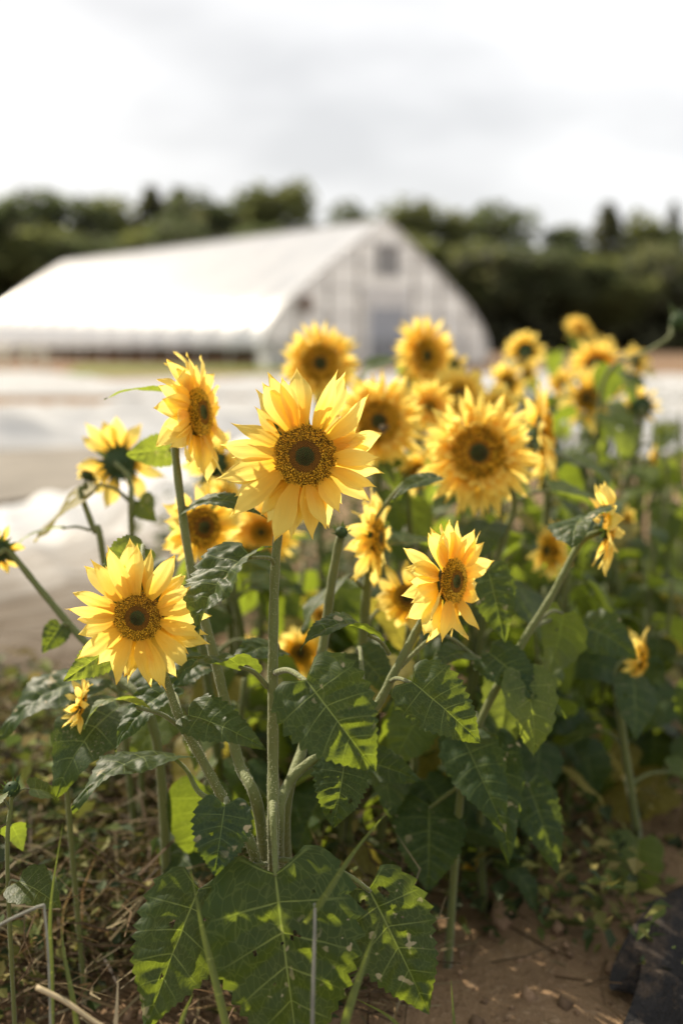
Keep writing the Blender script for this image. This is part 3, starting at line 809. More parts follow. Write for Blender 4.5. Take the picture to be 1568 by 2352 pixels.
def head(plant, base, c, n, rad, df, d, style, seed, tips=None, roll=0.0):
    """flower head at world point c facing n, rad = radius over the petals, df = disc share of it"""
    r = random.Random(seed)
    up = Vector((0, 0, 1))
    if abs(n.z) > 0.9: up = Vector((0, 1, 0))
    m4 = frame(c - base, up, n)
    # frame keeps Y along 'up' exactly, so rebuild with Z exact
    z = n.normalized(); x = up.cross(z).normalized(); y = z.cross(x)
    m4 = Matrix(((x.x, y.x, z.x, (c - base).x), (x.y, y.y, z.y, (c - base).y), (x.z, y.z, z.z, (c - base).z), (0, 0, 0, 1)))
    dr = df * rad
    h = link('flower_head', CALYX, plant, m4 @ Matrix.Rotation(roll, 4, 'Z') @ Matrix.Scale(dr * 0.98, 4))
    k = 1 / (dr * 0.98)
    def sub(name, me, mm, kind=None):      # mm in head metres
        return link(name, me, h, Matrix.Scale(k, 4) @ mm, kind=kind)
    if style == 'hero': dm = DISC_HERO[seed % 2]
    elif d < 1.7: dm = DISC_MID
    else: dm = DISC_FAR
    if style == 'fluffy': dm = DISC_FULL
    sub('seed_disc', dm, Matrix.Rotation(seed * 1.3, 4, 'Z') @ Matrix.Diagonal((dr, dr, dr, 1)), 'stuff')
    def petal(a, ln, wid, tilt, zoff, r0, pool, tw=0.0):
        mm = Matrix.Rotation(a - math.pi / 2, 4, 'Z') @ Matrix.Translation((0, r0, zoff)) @ Matrix.Rotation(tilt, 4, 'X') @ Matrix.Rotation(tw, 4, 'Y') @ Matrix.Diagonal((wid, ln, ln, 1))
        sub('petal', r.choice(pool), mm)
    if tips:
        for i, (px, py) in enumerate(tips):
            a = math.atan2(py, px); ln = math.hypot(px, py) * rad - dr * 0.90
            w = max(rad * 0.225, ln * 0.36) * r.uniform(0.85, 1.2) / 0.42
            petal(a, ln * 1.10, w, (0.10 if i % 2 else -0.16) + r.uniform(-0.12, 0.12), (0.003 if i % 2 else -0.010), dr * 0.90, PET, r.uniform(-0.5, 0.5))
        for i in range(26):                # short back petals showing between the others
            a = r.uniform(0, 6.283); ln = (rad - dr) * r.uniform(0.65, 1.0)
            petal(a, ln, ln * r.uniform(0.75, 1.05), r.uniform(-0.3, -0.08), -0.014, dr * 0.9, PET, r.uniform(-0.3, 0.3))
    elif style == 'fluffy':
        for layer, (cnt, l0, l1, t0, r0) in enumerate(((26, 0.85, 1.12, -0.12, 0.95), (24, 0.7, 0.98, 0.12, 0.9), (22, 0.5, 0.78, 0.38, 0.85), (20, 0.3, 0.5, 0.65, 0.75))):
            for i in range(cnt):
                a = 6.283 * (i + r.uniform(-.35, .35)) / cnt + layer * 0.12; ln = (rad - dr * r0) * r.uniform(l0, l1)
                petal(a, ln, rad * r.uniform(0.36, 0.58), t0 + r.uniform(-.15, .15), 0.002 * layer, dr * r0, PETN, r.uniform(-.4, .4))
    else:
        cnt = {'hero': 36, 'single': 29, 'few': 15, 'droop': 27, 'reflex': 24}[style]
        for i in range(cnt):
            if style != 'hero' and r.random() < 0.10: continue
            a = 6.283 * (i + r.uniform(-.45, .45)) / cnt; ln = (rad - dr * 0.9) * r.uniform(0.78, 1.08)
            til = {'hero': r.uniform(-.3, .25), 'single': r.uniform(-.45, .4), 'few': r.uniform(-.35, .3), 'droop': r.uniform(-0.9, 0.3), 'reflex': r.uniform(-0.75, -0.1)}[style]
            petal(a, ln, max(rad * 0.3, ln * .42) / .42 * r.uniform(0.75, 1.2), til, r.uniform(-.012, .003) * rad / 0.09, dr * 0.9, PET if style != 'few' or d < 2 else PETN, r.uniform(-.5, .5))
    nb = 16 if d < 2.0 else 11
    for i in range(nb):
        a = 6.283 * (i + r.uniform(-.3, .3)) / nb; ln = dr * r.uniform(0.6, 0.95)
        mm = Matrix.Rotation(a - math.pi / 2, 4, 'Z') @ Matrix.Translation((0, dr * 0.70, -dr * r.uniform(.30, .48))) @ Matrix.Rotation(r.uniform(-.6, .0), 4, 'X') @ Matrix.Diagonal((ln * 1.2, ln, ln, 1))
        sub('bract', r.choice(BR), mm)
    return h

# ------------------------------------------------------------------ sunflower plants
PLANTS = {}
HEADS = {}
PTS = {}
GRP = 'sunflowers of the field'
def facing(az, el):
    a, e = R(az), R(el); return Vector((math.sin(a) * math.cos(e), -math.cos(a) * math.cos(e), math.sin(e)))

def stem_on(plant, base, pts, r0, r1, name='stem', hair=0, seed=0):
    pts = curve(pts, 7); n = len(pts)
    rad = [(r0 + (r1 - r0) * i / (n - 1)) * (1 + 0.06 * math.sin(i * 1.7)) for i in range(n)]
    v, f = tube_geo([p - base for p in pts], rad, 10)
    s = link(name, mesh('stem', v, f, M['stem']), plant)
    if hair:
        r = random.Random(seed); mb = MB()
        for i in range(hair):
            k = r.uniform(0, n - 1.001); j = int(k); p = pts[j].lerp(pts[j + 1], k - j) - base; t = (pts[j + 1] - pts[j]).normalized()
            q = Vector((r.gauss(0, 1), r.gauss(0, 1), r.gauss(0, 1))); q = (q - t * q.dot(t)).normalized(); w = t.cross(q) * 0.00035
            o = p + q * rad[j] * 0.95; e = o + (q + t * r.uniform(-.5, .5)) * r.uniform(0.0012, 0.0032)
            mb.add([o - w, o + w, e], [(0, 1, 2)])
        link('stem_hair', mb.mesh('stem_hair', M['hair'], False), s, kind='stuff')
    return pts

def gen_leaves(plant, base, pts, n, seed, lo=0.15, hi=0.85, size=(0.11, 0.18), light=0.3):
    r = random.Random(seed); a = r.uniform(0, 6.28)
    for i in range(n):
        k = lo + (hi - lo) * (i + r.uniform(0, .8)) / n; p = pts[min(int(k * (len(pts) - 1)), len(pts) - 1)] - base
        a += 2.4 + r.uniform(-.5, .5); s = r.uniform(*size) * (1.15 - 0.5 * k)
        g = r.choice(GEN); me = g[1] if r.random() < light else g[0]
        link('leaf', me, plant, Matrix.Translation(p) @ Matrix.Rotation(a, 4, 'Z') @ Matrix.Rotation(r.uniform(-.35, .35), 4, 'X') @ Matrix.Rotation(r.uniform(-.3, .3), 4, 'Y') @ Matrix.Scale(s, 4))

def flower(key, cx, cy, rp, df, d, az, el, style, label, via=None, root=None, nl=6, tips=None, hair=0, r0=0.0085, r1=0.0055, lo=0.1, hi=0.8, light=0.3, size=(0.10, 0.165)):
    """via: picture points (x, y, depth) from under the head down to the root"""
    c = P(cx, cy, d); n = facing(az, el); rad = rp / FPX * d; seed = sum(ord(q) * (i + 3) for i, q in enumerate(key))
    r = random.Random(seed)
    back = c - n * (df * rad * 0.75 + 0.004)
    if via:
        mids = [P(*q) for q in via]
    else:
        mids = [back - n * 0.02 + Vector((0, 0, -0.05)), c + Vector((r.uniform(-.02, .02), 0.05 + r.uniform(-.02, .03), -0.28))]
    last = mids[-1]
    if root is None:
        b = Vector((last.x + r.uniform(-.05, .05), last.y + r.uniform(0, .06), 0))
    else:
        b = Vector(root)
    b.z = gz(b.x, b.y)
    base = b
    plant = link('sunflower_plant', None, mat4=Matrix.Translation(base), label=label, cat='sunflower', group=GRP)
    path = [base + Vector((0, 0, -0.015))] + list(reversed(mids)) + [back]
    pts = stem_on(plant, base, path, r0, r1, hair=hair, seed=seed)
    tp = None
    if tips: tp = [((x - cx) / rp, -(y - cy) / rp) for x, y in tips]
    head(plant, base, c, n, rad, df, d, style, seed, tp)
    if nl: gen_leaves(plant, base, pts, nl, seed + 1, lo, hi, size, light)
    PLANTS[key] = (plant, base); PTS[key] = pts; HEADS[key] = (cx, cy)
    return plant

def crop(pts, s, ox, oy): return [((ox + x * s) / 1.5944, (oy + y * s) / 1.5944) for x, y in pts]
main_tips = crop([(310, 270), (500, 170), (715, 112), (1055, 182), (1125, 205), (1345, 415), (1480, 730), (1390, 905), (1440, 1080), (1360, 1180), (1345, 1250), (1085, 1350), (1010, 1545), (820, 1615), (655, 1618), (505, 1615), (385, 1500), (115, 1365), (130, 1250), (15, 1070), (40, 1115), (60, 815), (140, 590), (430, 280), (955, 1520), (880, 1525), (1240, 640), (590, 230)], 650 / 1568, 800, 1300)
left_tips = crop([(560, 255), (630, 200), (700, 165), (735, 112), (855, 75), (925, 108), (985, 135), (1190, 170), (1225, 295), (1310, 355), (1375, 395), (1385, 455), (1400, 610), (1390, 650), (1355, 795), (1305, 875), (1160, 990), (1120, 1025), (1055, 1030), (1000, 1040), (855, 1020), (750, 1010), (635, 945), (560, 820), (500, 715), (480, 520), (470, 440), (515, 560)], 850 / 1568, 0, 1950)
base_c = G(632, 2235)
def near(dx, dy): return (base_c.x + dx, base_c.y + dy, 0)

flower('main', 700, 1048, 180, 0.405, 1.20, 2, 6, 'hero', 'tallest sharp sunflower with large open bloom facing the viewer and brown disc', [(650, 1185, 1.235), (633, 1285, 1.235), (627, 1500, 1.23), (627, 1750, 1.22), (628, 1950, 1.22)], near(0, 0), 0, main_tips, 2600, 0.0078, 0.0048)
flower('left', 318, 1418, 155, 0.375, 1.17, -2, 5, 'hero', 'sharp lower sunflower facing the viewer on a hairy slanting stem', [(384, 1570, 1.19), (420, 1665, 1.19), (470, 1755, 1.20), (525, 1860, 1.21), (590, 1985, 1.22)], near(-0.02, 0.015), 0, left_tips, 2000, 0.007, 0.0045)
flower('side', 1040, 1335, 152, 0.34, 1.26, 50, 5, 'hero', 'bloom turned sideways with one petal across its disc, on the forked slanting stem', [(985, 1395, 1.29), (955, 1450, 1.29), (905, 1545, 1.28), (850, 1640, 1.27), (740, 1730, 1.27), (662, 1800, 1.25), (640, 1930, 1.24)], near(0.02, 0.02), 0, None, 0, 0.0075, 0.005)
flower('profile', 458, 948, 158, 0.36, 1.34, 72, 8, 'hero', 'tall sunflower in profile with ragged petals and leaf at its neck over the white covers', [(402, 985, 1.36), (408, 1090, 1.35), (438, 1300, 1.33), (485, 1480, 1.30), (512, 1590, 1.29), (548, 1750, 1.27), (598, 1885, 1.25)], near(-0.01, 0.035), 0, None, 700, 0.0078, 0.005)
flower('fluffy', 1098, 1040, 152, 0.46, 1.66, 0, 6, 'fluffy', 'large fluffy golden bloom with dark eye behind the tallest sunflower', [(1180, 1140, 1.72), (1145, 1270, 1.74), (1105, 1450, 1.76)], None, 7)
flower('tall_back', 735, 835, 98, 0.50, 2.15, 3, 5, 'fluffy', 'dark-centred golden bloom rising straight above the tallest sharp sunflower', None, None, 7)
flower('bee', 868, 968, 122, 0.46, 1.82, 8, 5, 'fluffy', 'golden bloom visited by a bee, half hidden behind the tallest bloom', None, None, 7)
flower('oval', 975, 818, 98, 0.46, 2.35, 38, 6, 'fluffy', 'oval-looking golden bloom in front of the greenhouse door', None, None, 7)
flower('calyx_a', 1035, 840, 50, 0.42, 2.6, 150, 5, 'few', 'small bloom turned away with dark calyx, tucked beside the oval bloom', None, None, 5)
flower('calyx_b', 1205, 805, 52, 0.40, 3.3, 168, 15, 'single', 'bloom turned away with a green calyx against the wood above the white cover', None, None, 6)
flower('under_b', 1212, 855, 32, 0.4, 3.2, 20, 0, 'few', 'small golden bloom hanging just under the turned-away bloom', None, None, 5)
flower('top', 1330, 757, 44, 0.36, 3.6, 25, 40, 'fluffy', 'highest small bloom against the dark wood', None, None, 6)
flower('pale', 1368, 835, 70, 0.3, 3.0, 165, 30, 'fluffy', 'pale full bloom below the highest small bloom', None, None, 6)
flower('brown', 1348, 915, 84, 0.32, 2.65, -28, 2, 'few', 'brown-centred bloom tilted beside the pale full bloom', None, None, 6)
flower('slim', 1463, 828, 42, 0.36, 3.3, 115, 15, 'single', 'slim sideways bloom over the last white cover', None, None, 6)
flower('calyx_c', 1470, 933, 54, 0.46, 2.6, 172, 5, 'few', 'turned-away bloom with large dark calyx before the last white cover', [(1468, 985, 2.6), (1440, 1110, 2.58), (1424, 1250, 2.56)], None, 6, r0=0.012, r1=0.009)
flower('narrow', 1250, 995, 132, 0.34, 1.9, 76, 8, 'single', 'tall narrow edge-on bloom beside the large fluffy one', [(1240, 1100, 1.95), (1252, 1220, 1.96)], None, 7)
flower('back_a', 275, 1062, 112, 0.34, 1.72, 176, -6, 'few', 'ragged bloom seen from behind with green calyx over the pale covers', [(300, 1110, 1.68), (304, 1250, 1.66)], None, 2, r1=0.004, r0=0.006, hi=0.5)
flower('bud_a', 205, 1092, 34, 0.55, 1.6, 150, 50, 'few', 'half-closed small bud on a thin kinked stem over the covers', [(198, 1120, 1.6), (185, 1128, 1.6), (215, 1215, 1.6), (240, 1300, 1.6)], None, 0, r1=0.0035, r0=0.006, hi=0.5)
flower('back_b', 497, 1065, 88, 0.36, 1.75, 158, 0, 'few', 'bloom with dark calyx showing, close behind the tall profile sunflower', None, None, 5, hi=0.6)
flower('low_brown', 465, 1210, 108, 0.42, 1.52, 36, 2, 'single', 'large brown-disc bloom behind the stem of the profile sunflower', None, None, 5, hi=0.6)
flower('behind', 600, 1222, 100, 0.30, 1.95, 5, 3, 'fluffy', 'blurred golden bloom under the petals of the tallest bloom', None, None, 6, hi=0.7)
flower('droop', 866, 1235, 118, 0.34, 1.48, 72, 3, 'droop', 'drooping-petalled sideways bloom just beside the tallest bloom', [(845, 1290, 1.52), (835, 1450, 1.55)], None, 5, hi=0.6)
flower('tucked', 935, 1372, 92, 0.34, 1.52, -12, 2, 'single', 'golden bloom tucked behind the sideways sharp bloom', None, None, 4, hi=0.6)
flower('right_edge', 1398, 1208, 114, 0.30, 1.46, 78, 4, 'single', 'edge-on ragged bloom above a silvery leaf on a slanting stem', [(1376, 1220, 1.46), (1330, 1250, 1.46), (1268, 1365, 1.46), (1198, 1478, 1.46), (1110, 1640, 1.46), (1060, 1800, 1.46)], None, 3, hi=0.6, r0=0.0065, r1=0.0045)
flower('curved', 1262, 1265, 78, 0.36, 1.85, -66, 5, 'single', 'curved row of petals seen from the side behind the slanting stem', None, None, 6, hi=0.75)
flower('low_a', 690, 1500, 74, 0.34, 1.9, 10, 10, 'single', 'low golden bloom behind the main stem amid the leaves', None, None, 5, hi=0.7)
flower('low_b', 565, 1482, 30, 0.4, 2.0, 20, 10, 'few', 'tiny golden bloom low behind the dark leaf by the main stem', None, None, 4, hi=0.7)
flower('low_c', 732, 1412, 36, 0.36, 2.0, -40, 15, 'few', 'small bright bloom between the two upright stems', None, None, 4, hi=0.7)
flower('low_left', 188, 1618, 68, 0.36, 1.33, 105, -20, 'droop', 'low nodding bloom with yellow stem near the dark weed fabric', [(168, 1665, 1.36), (152, 1770, 1.37)], None, 0, r1=0.003, r0=0.0045)
flower('edge_left', -6, 1262, 66, 0.46, 1.5, -158, 10, 'few', 'half-seen bloom with dark calyx at the picture border on a slanting stem', [(22, 1268, 1.5), (90, 1350, 1.5), (165, 1440, 1.49), (255, 1540, 1.47), (360, 1700, 1.43)], None, 1, r1=0.004, r0=0.0075, hi=0.5)
flower('low_right', 1473, 1510, 78, 0.34, 1.72, 70, 0, 'droop', 'edge-on bloom low among the dark leaves over bare soil', None, None, 4, hi=0.8)
flower('ground', 1082, 1988, 28, 0.4, 1.75, 20, -20, 'few', 'tiny stray bloom close to the soil', None, None, 2, hi=0.6, size=(0.05, 0.08))
flower('far_a', 1500, 1055, 38, 0.36, 2.5, 60, 0, 'few', 'small bloom among leaves under the dark-calyx bloom', None, None, 6)
flower('far_b', 1165, 878, 62, 0.36, 2.7, 30, 10, 'single', 'pale blurred bloom above the large fluffy bloom', None, None, 6)
flower('far_c', 1440, 1195, 38, 0.4, 2.2, 40, 0, 'few', 'dim small bloom in the leaves behind the edge-on ragged bloom', None, None, 6)
flower('far_d', 1385, 800, 34, 0.34, 3.6, 140, 20, 'single', 'small pale bloom between the highest and the slim sideways bloom', None, None, 5)
flower('far_e', 1055, 905, 78, 0.34, 2.3, -10, 20, 'single', 'blurred bloom in the gap between the oval and the large fluffy bloom', None, None, 6)

flower('far_f', 1408, 872, 52, 0.34, 3.0, 30, 10, 'single', 'blurred bloom between the pale full bloom and the slim sideways bloom', None, None, 6)
flower('far_g', 1140, 935, 62, 0.34, 2.25, -25, 10, 'single', 'blurred bloom peeping over the top petals of the large fluffy bloom', None, None, 6)
flower('far_h', 985, 935, 74, 0.30, 2.05, 25, 12, 'fluffy', 'golden blur of petals below the oval bloom', None, None, 6)
flower('far_i', 960, 1085, 60, 0.36, 1.85, 30, -10, 'single', 'partly hidden bloom under the lower petals beside the bee-visited bloom', None, None, 5)
flower('far_j', 520, 1150, 70, 0.36, 1.7, 60, 10, 'single', 'half-hidden bloom above the large brown-disc bloom', None, None, 4, hi=0.6)
flower('far_k', 1290, 880, 40, 0.34, 3.1, 15, 10, 'single', 'small soft bloom over the white cover, beside the pale full bloom', None, None, 5)
# buds without open petals
def bud_mesh():
    mb = MB(); v = []; seg = 12; prof = [(0.12, -1.0), (0.55, -0.75), (0.95, -0.2), (0.9, 0.25), (0.6, 0.6), (0.15, 0.72)]
    for q, z in prof:
        for k in range(seg): v.append((math.cos(6.28319 * k / seg) * q, math.sin(6.28319 * k / seg) * q, z))
    f = [(i * seg + k, i * seg + (k + 1) % seg, (i + 1) * seg + (k + 1) % seg, (i + 1) * seg + k) for i in range(len(prof) - 1) for k in range(seg)]
    return mesh('flower_bud', v, f, M['bract'], True, [(0.3, 0.3)] * len(v))
BUD = bud_mesh()
def bud(label, x, y, rp, d, az, el, via, nl, seed, r0=0.006, r1=0.004, root=None, size=(0.11, 0.18), hi=0.8):
    c = P(x, y, d); n = facing(az, el); rad = rp / FPX * d; r = random.Random(seed)
    mids = [P(*q) for q in via]; l = mids[-1]
    base = Vector(root) if root else Vector((l.x + r.uniform(-.03, .03), l.y + 0.03, 0)); base.z = gz(base.x, base.y)
    plant = link('sunflower_plant', None, mat4=Matrix.Translation(base), label=label, cat='sunflower', group='sunflowers still in bud')
    pts = stem_on(plant, base, [base + Vector((0, 0, -.015))] + mids[::-1] + [c - n * rad * 0.9], r0, r1)
    z = n; xx = Vector((0, 0, 1)).cross(z).normalized(); yy = z.cross(xx); o = c - base
    h = link('flower_bud', BUD, plant, Matrix(((xx.x, yy.x, z.x, o.x), (xx.y, yy.y, z.y, o.y), (xx.z, yy.z, z.z, o.z), (0, 0, 0, 1))) @ Matrix.Scale(rad, 4))
    for i in range(16):
        a = i * 2.4; ln = r.uniform(0.9, 1.5)
        link('bract', r.choice(BR), h, Matrix.Rotation(a, 4, 'Z') @ Matrix.Translation((0, 0.75, -0.5 + 0.03 * i)) @ Matrix.Rotation(r.uniform(.5, 1.5), 4, 'X') @ Matrix.Diagonal((ln * 1.1, ln, ln, 1)))
    if nl: gen_leaves(plant, base, pts, nl, seed, 0.2, hi, size)
bud('closed green bud on an upright stem under the tallest bloom', 784, 1222, 16, 1.34, 0, 60, [(778, 1250, 1.35), (758, 1360, 1.36), (744, 1470, 1.37), (700, 1700, 1.33), (655, 1880, 1.28)], 0, 5, root=near(0.03, 0.06), r0=0.0075, r1=0.006)
bud('nodding green bud on a slanting stem at the picture border beside the wood', 1560, 738, 24, 2.3, 60, 35, [(1535, 775, 2.3), (1480, 810, 2.33), (1400, 850, 2.4), (1372, 960, 2.45), (1365, 1100, 2.5)], 5, 8, 0.0055, 0.0045, size=(0.1, 0.14), hi=0.55)
bud('small dark bud among weeds at the lower picture border', 28, 1812, 20, 1.25, -20, 60, [(26, 1850, 1.25), (18, 2000, 1.25)], 4, 13, 0.0032, 0.0025, size=(0.05, 0.07), hi=0.9)

SHORT = {'edge_left': 'half-seen bloom at the picture border', 'main': 'tallest sharp bloom', 'left': 'sharp lower bloom', 'side': 'sharp sideways bloom', 'profile': 'tall profile bloom', 'fluffy': 'large fluffy bloom', 'tall_back': 'bloom straight above the tallest one', 'bee': 'bee-visited bloom',
 'oval': 'oval golden bloom', 'calyx_a': 'small bloom turned away', 'calyx_b': 'turned-away bloom against the wood', 'under_b': 'bloom hanging under the turned-away one', 'top': 'highest small bloom', 'pale': 'pale full bloom', 'brown': 'tilted brown-centred bloom',
 'slim': 'slim sideways bloom', 'calyx_c': 'bloom with the large dark calyx', 'narrow': 'tall narrow edge-on bloom', 'back_a': 'bloom seen from behind over the covers', 'bud_a': 'half-closed bud', 'back_b': 'bloom behind the profile one', 'low_brown': 'large brown-disc bloom',
 'behind': 'bloom under the tallest bloom', 'droop': 'drooping-petalled bloom', 'tucked': 'tucked golden bloom', 'right_edge': 'ragged edge-on bloom', 'curved': 'curved row of petals', 'low_a': 'low bloom by the main stem', 'low_b': 'tiny low bloom', 'low_c': 'small bright bloom between stems',
 'low_left': 'nodding bloom by the dark fabric', 'low_right': 'edge-on bloom over bare soil', 'ground': 'tiny stray bloom at the soil', 'far_a': 'small bloom among leaves', 'far_b': 'pale blurred bloom', 'far_c': 'dim small bloom', 'far_d': 'small pale top bloom', 'far_e': 'bloom in the gap by the oval one',
 'far_f': 'blurred bloom by the pale full one', 'far_g': 'bloom peeping over the fluffy one', 'far_h': 'golden blur below the oval bloom', 'far_i': 'partly hidden bloom', 'far_j': 'half-hidden bloom', 'far_k': 'small soft bloom'}
FREE = dict(HEADS)
# leafy plants without a bloom that fill the rows behind
FILL = [(1200, 1230, 2.0), (1320, 1130, 2.3), (1420, 1060, 2.8), (1535, 1120, 2.4), (1090, 1350, 1.75), (1300, 1330, 1.9), (1545, 1330, 2.0), (1400, 1380, 2.1), (1000, 1260, 1.9), (850, 1380, 1.8), (760, 1330, 2.1), (1230, 1450, 1.72), (1130, 1560, 1.6),
        (960, 1500, 1.6), (800, 1580, 1.55), (560, 1560, 1.6), (430, 1620, 1.5), (680, 1360, 2.2), (1580, 1500, 1.9), (1150, 1120, 2.3), (1560, 980, 3.2), (1010, 980, 2.9), (1290, 960, 3.4), (540, 1330, 1.8), (880, 1250, 2.3), (1040, 1180, 2.2), (1480, 1280, 2.2), (1360, 1250, 2.5),
        (1500, 1200, 2.3), (1440, 1150, 2.6), (1350, 1080, 2.6), (1560, 1200, 2.8), (1250, 1350, 1.9), (1480, 1400, 2.0), (700, 1290, 2.1), (770, 1260, 2.2), (830, 1290, 2.1), (740, 1370, 2.05), (1200, 1080, 2.5), (1500, 960, 3.0), (1420, 985, 2.8), (1330, 1000, 2.7), (1560, 945, 3.4), (1280, 1020, 2.5), (1190, 1010, 2.6), (1530, 1050, 2.5), (1400, 1130, 2.3), (1300, 1180, 2.1), (930, 1180, 2.1), (1010, 1330, 1.75),  (1480, 1060, 3.0), (1120, 1210, 2.0)]
MOST = {}
def fill_label(x, y):
    if not FREE:
        c = sorted((q for q in SHORT if len(SHORT[q].split()) <= 5 and q in HEADS), key=lambda q: math.hypot(HEADS[q][0] - x, HEADS[q][1] - y))
        a, b = next((a, b) for n in range(1, len(c)) for a in c[:n] for b in (c[n],) if (a, b) not in MOST)
        MOST[(a, b)] = 1
        return 'leafy bloomless stalk between the %s and the %s' % (SHORT[a], SHORT[b])
    k = min(FREE, key=lambda q: math.hypot(FREE[q][0] - x, (FREE[q][1] - y) * 0.6)); hx, hy = FREE.pop(k); MOST[k] = 1
    return 'leafy bloomless sunflower ' + ('below' if y > hy + 60 else 'level with' if y > hy - 60 else 'rising behind') + ' the ' + SHORT[k]
for i, (x, y, d) in enumerate(FILL):
    r = random.Random(900 + i)
    top = P(x, y, d); base = Vector((top.x + r.uniform(-.05, .05), top.y + r.uniform(-.03, .05), 0)); base.z = gz(base.x, base.y)
    plant = link('sunflower_plant', None, mat4=Matrix.Translation(base), label=fill_label(x, y), cat='sunflower', group='leafy sunflowers without a bloom')
    pts = stem_on(plant, base, [base + Vector((0, 0, -.015)), base.lerp(top, .5) + Vector((r.uniform(-.03, .03), 0, 0)), top], 0.008, 0.004)
    gen_leaves(plant, base, pts, 9, 950 + i, 0.22, 1.0, (0.09, 0.155), 0.25)

# ------------------------------------------------------------------ leaves placed one by one
def hero(plant, b, t, wpx, nrm, arch=0.08, fold=0.12, pet=None, m='leaf', wave=0.05, quilt=0.022, holes=(), res=(40, 12), seed=0, prad=0.0026, droop=0.0, label=None):
    """b, t: base and tip as (x, y, depth); pet: picture points of the leaf stalk, from the stem to the blade"""
    pl, base = PLANTS[plant]; rng = random.Random(seed * 31 + int(b[0]))
    B, T = P(*b), P(*t); L = (T - B).length; Wd = wpx / FPX * (b[2] + t[2]) / 2
    v, f, uv = leaf_geo(L, Wd, rng, arch, fold, wave, quilt, res[0], res[1], [(hx, ht, hr * L) for hx, ht, hr in holes], droop=droop)
    m4 = frame(B - base, T - B, Vector(nrm))
    pp = None
    if pet: pp = [q - base for q in curve([P(*q) for q in pet] + [B + (T - B).normalized() * 0.004], 6)]
    else:                                # the stalk runs to the nearest place on the plant's stem
        q = min(PTS[plant], key=lambda z: (z - B).length + 0.6 * abs(z.z - (B.z - 0.03))) - base
        e = B - base; mdl = q.lerp(e, 0.55) + Vector((0, 0, 0.22 * (e - q).length))
        pp = curve([q, mdl, e, e + (T - B).normalized() * 0.004], 6)
    link('leaf', leaf_full('leaf', v, f, uv, m4, pp, prad, [M[m], M['stem']]), pl, label=label)

FCM = (0, -1, 0.35)          # blade turned to the viewer
UPW = (0, -0.25, 1)          # blade lying level
HI = (72, 20)
# near the base of the clump
hero('main', (632, 2005, 1.14), (690, 2455, 1.09), 355, (0.03, -1, 0.35), 0.05, 0.10, [(627, 1830, 1.21), (627, 1880, 1.17), (631, 1960, 1.155)], wave=0.05, quilt=0.024,
     holes=[(.40, .33, .022), (.31, .25, .012), (.43, .36, .016), (.60, .30, .012), (.52, .40, .012), (.72, .36, .015), (.26, .15, .01), (.64, .55, .01)], res=HI, seed=1, prad=0.0042, label='broad insect-eaten leaf hanging at the foot of the stem')
hero('main', (458, 2040, 1.17), (335, 2365, 1.11), 230, (-0.15, -1, 0.45), 0.05, 0.06, [(612, 1985, 1.22), (540, 1995, 1.18)], holes=[(.62, .30, .03), (.56, .66, .022), (.3, .2, .012), (.7, .18, .012)], res=HI, seed=2)
hero('main', (846, 2040, 1.16), (985, 2330, 1.12), 225, (0.2, -1, 0.4), 0.06, 0.05, [(640, 1975, 1.22), (740, 1985, 1.18), (805, 2015, 1.15)], holes=[(.36, .10, .05), (.64, .12, .045), (.3, .3, .012)], res=HI, seed=3, prad=0.0034)
hero('left', (517, 1848, 1.13), (493, 2012, 1.10), 138, (0.05, -1, 0.25), 0.04, 0.08, [(520, 1835, 1.19), (519, 1840, 1.16)], holes=[(.68, .42, .03)], m='leaf_spotted', res=HI, seed=4)
hero('main', (703, 1562, 1.14), (862, 1772, 1.10), 225, (-0.05, -1, 0.5), 0.09, 0.16, [(632, 1545, 1.225), (665, 1540, 1.18)], holes=[(.62, .80, .025)], res=HI, seed=5, prad=0.0034)
hero('left', (432, 1642, 1.16), (612, 1722, 1.12), 112, (0.2, -0.75, 0.65), 0.10, 0.14, [(424, 1672, 1.185), (420, 1655, 1.175)], res=HI, seed=6)
hero('side', (945, 1566, 1.20), (1103, 1708, 1.17), 158, (0.05, -1, 0.55), 0.09, 0.10, [(893, 1566, 1.28), (915, 1558, 1.25)], res=HI, seed=7)
hero('main', (575, 1275, 1.19), (452, 1452, 1.13), 205, (-0.60, -0.46, 0.64), 0.10, 0.30, [(632, 1300, 1.235), (618, 1282, 1.22)], wave=0.06, quilt=0.03, res=HI, seed=8)
hero('main', (556, 1530, 1.20), (400, 1575, 1.12), 150, (-0.60, -0.46, 0.64), 0.20, -0.05, [(615, 1578, 1.228), (585, 1545, 1.215)], quilt=0.03, res=HI, seed=9, prad=0.003)
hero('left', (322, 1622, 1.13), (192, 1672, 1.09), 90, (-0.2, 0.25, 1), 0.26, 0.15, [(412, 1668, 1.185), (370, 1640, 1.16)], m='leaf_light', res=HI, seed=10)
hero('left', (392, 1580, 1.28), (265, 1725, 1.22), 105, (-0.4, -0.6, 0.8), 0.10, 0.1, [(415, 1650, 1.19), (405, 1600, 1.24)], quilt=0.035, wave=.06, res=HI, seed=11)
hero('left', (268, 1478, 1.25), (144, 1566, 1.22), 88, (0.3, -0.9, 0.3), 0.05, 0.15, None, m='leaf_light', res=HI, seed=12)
hero('edge_left', (222, 1560, 1.46), (-5, 1700, 1.40), 175, (-0.60, -0.46, 0.64), 0.14, 0.05, [(330, 1660, 1.44), (270, 1590, 1.45)], quilt=0.025, seed=13)
hero('left', (405, 1738, 1.28), (165, 1862, 1.18), 165, (-0.60, -0.46, 0.64), 0.16, 0.02, [(520, 1850, 1.21), (460, 1822, 1.24), (430, 1770, 1.27)], quilt=0.02, wave=0.06, res=HI, seed=14, prad=0.003)
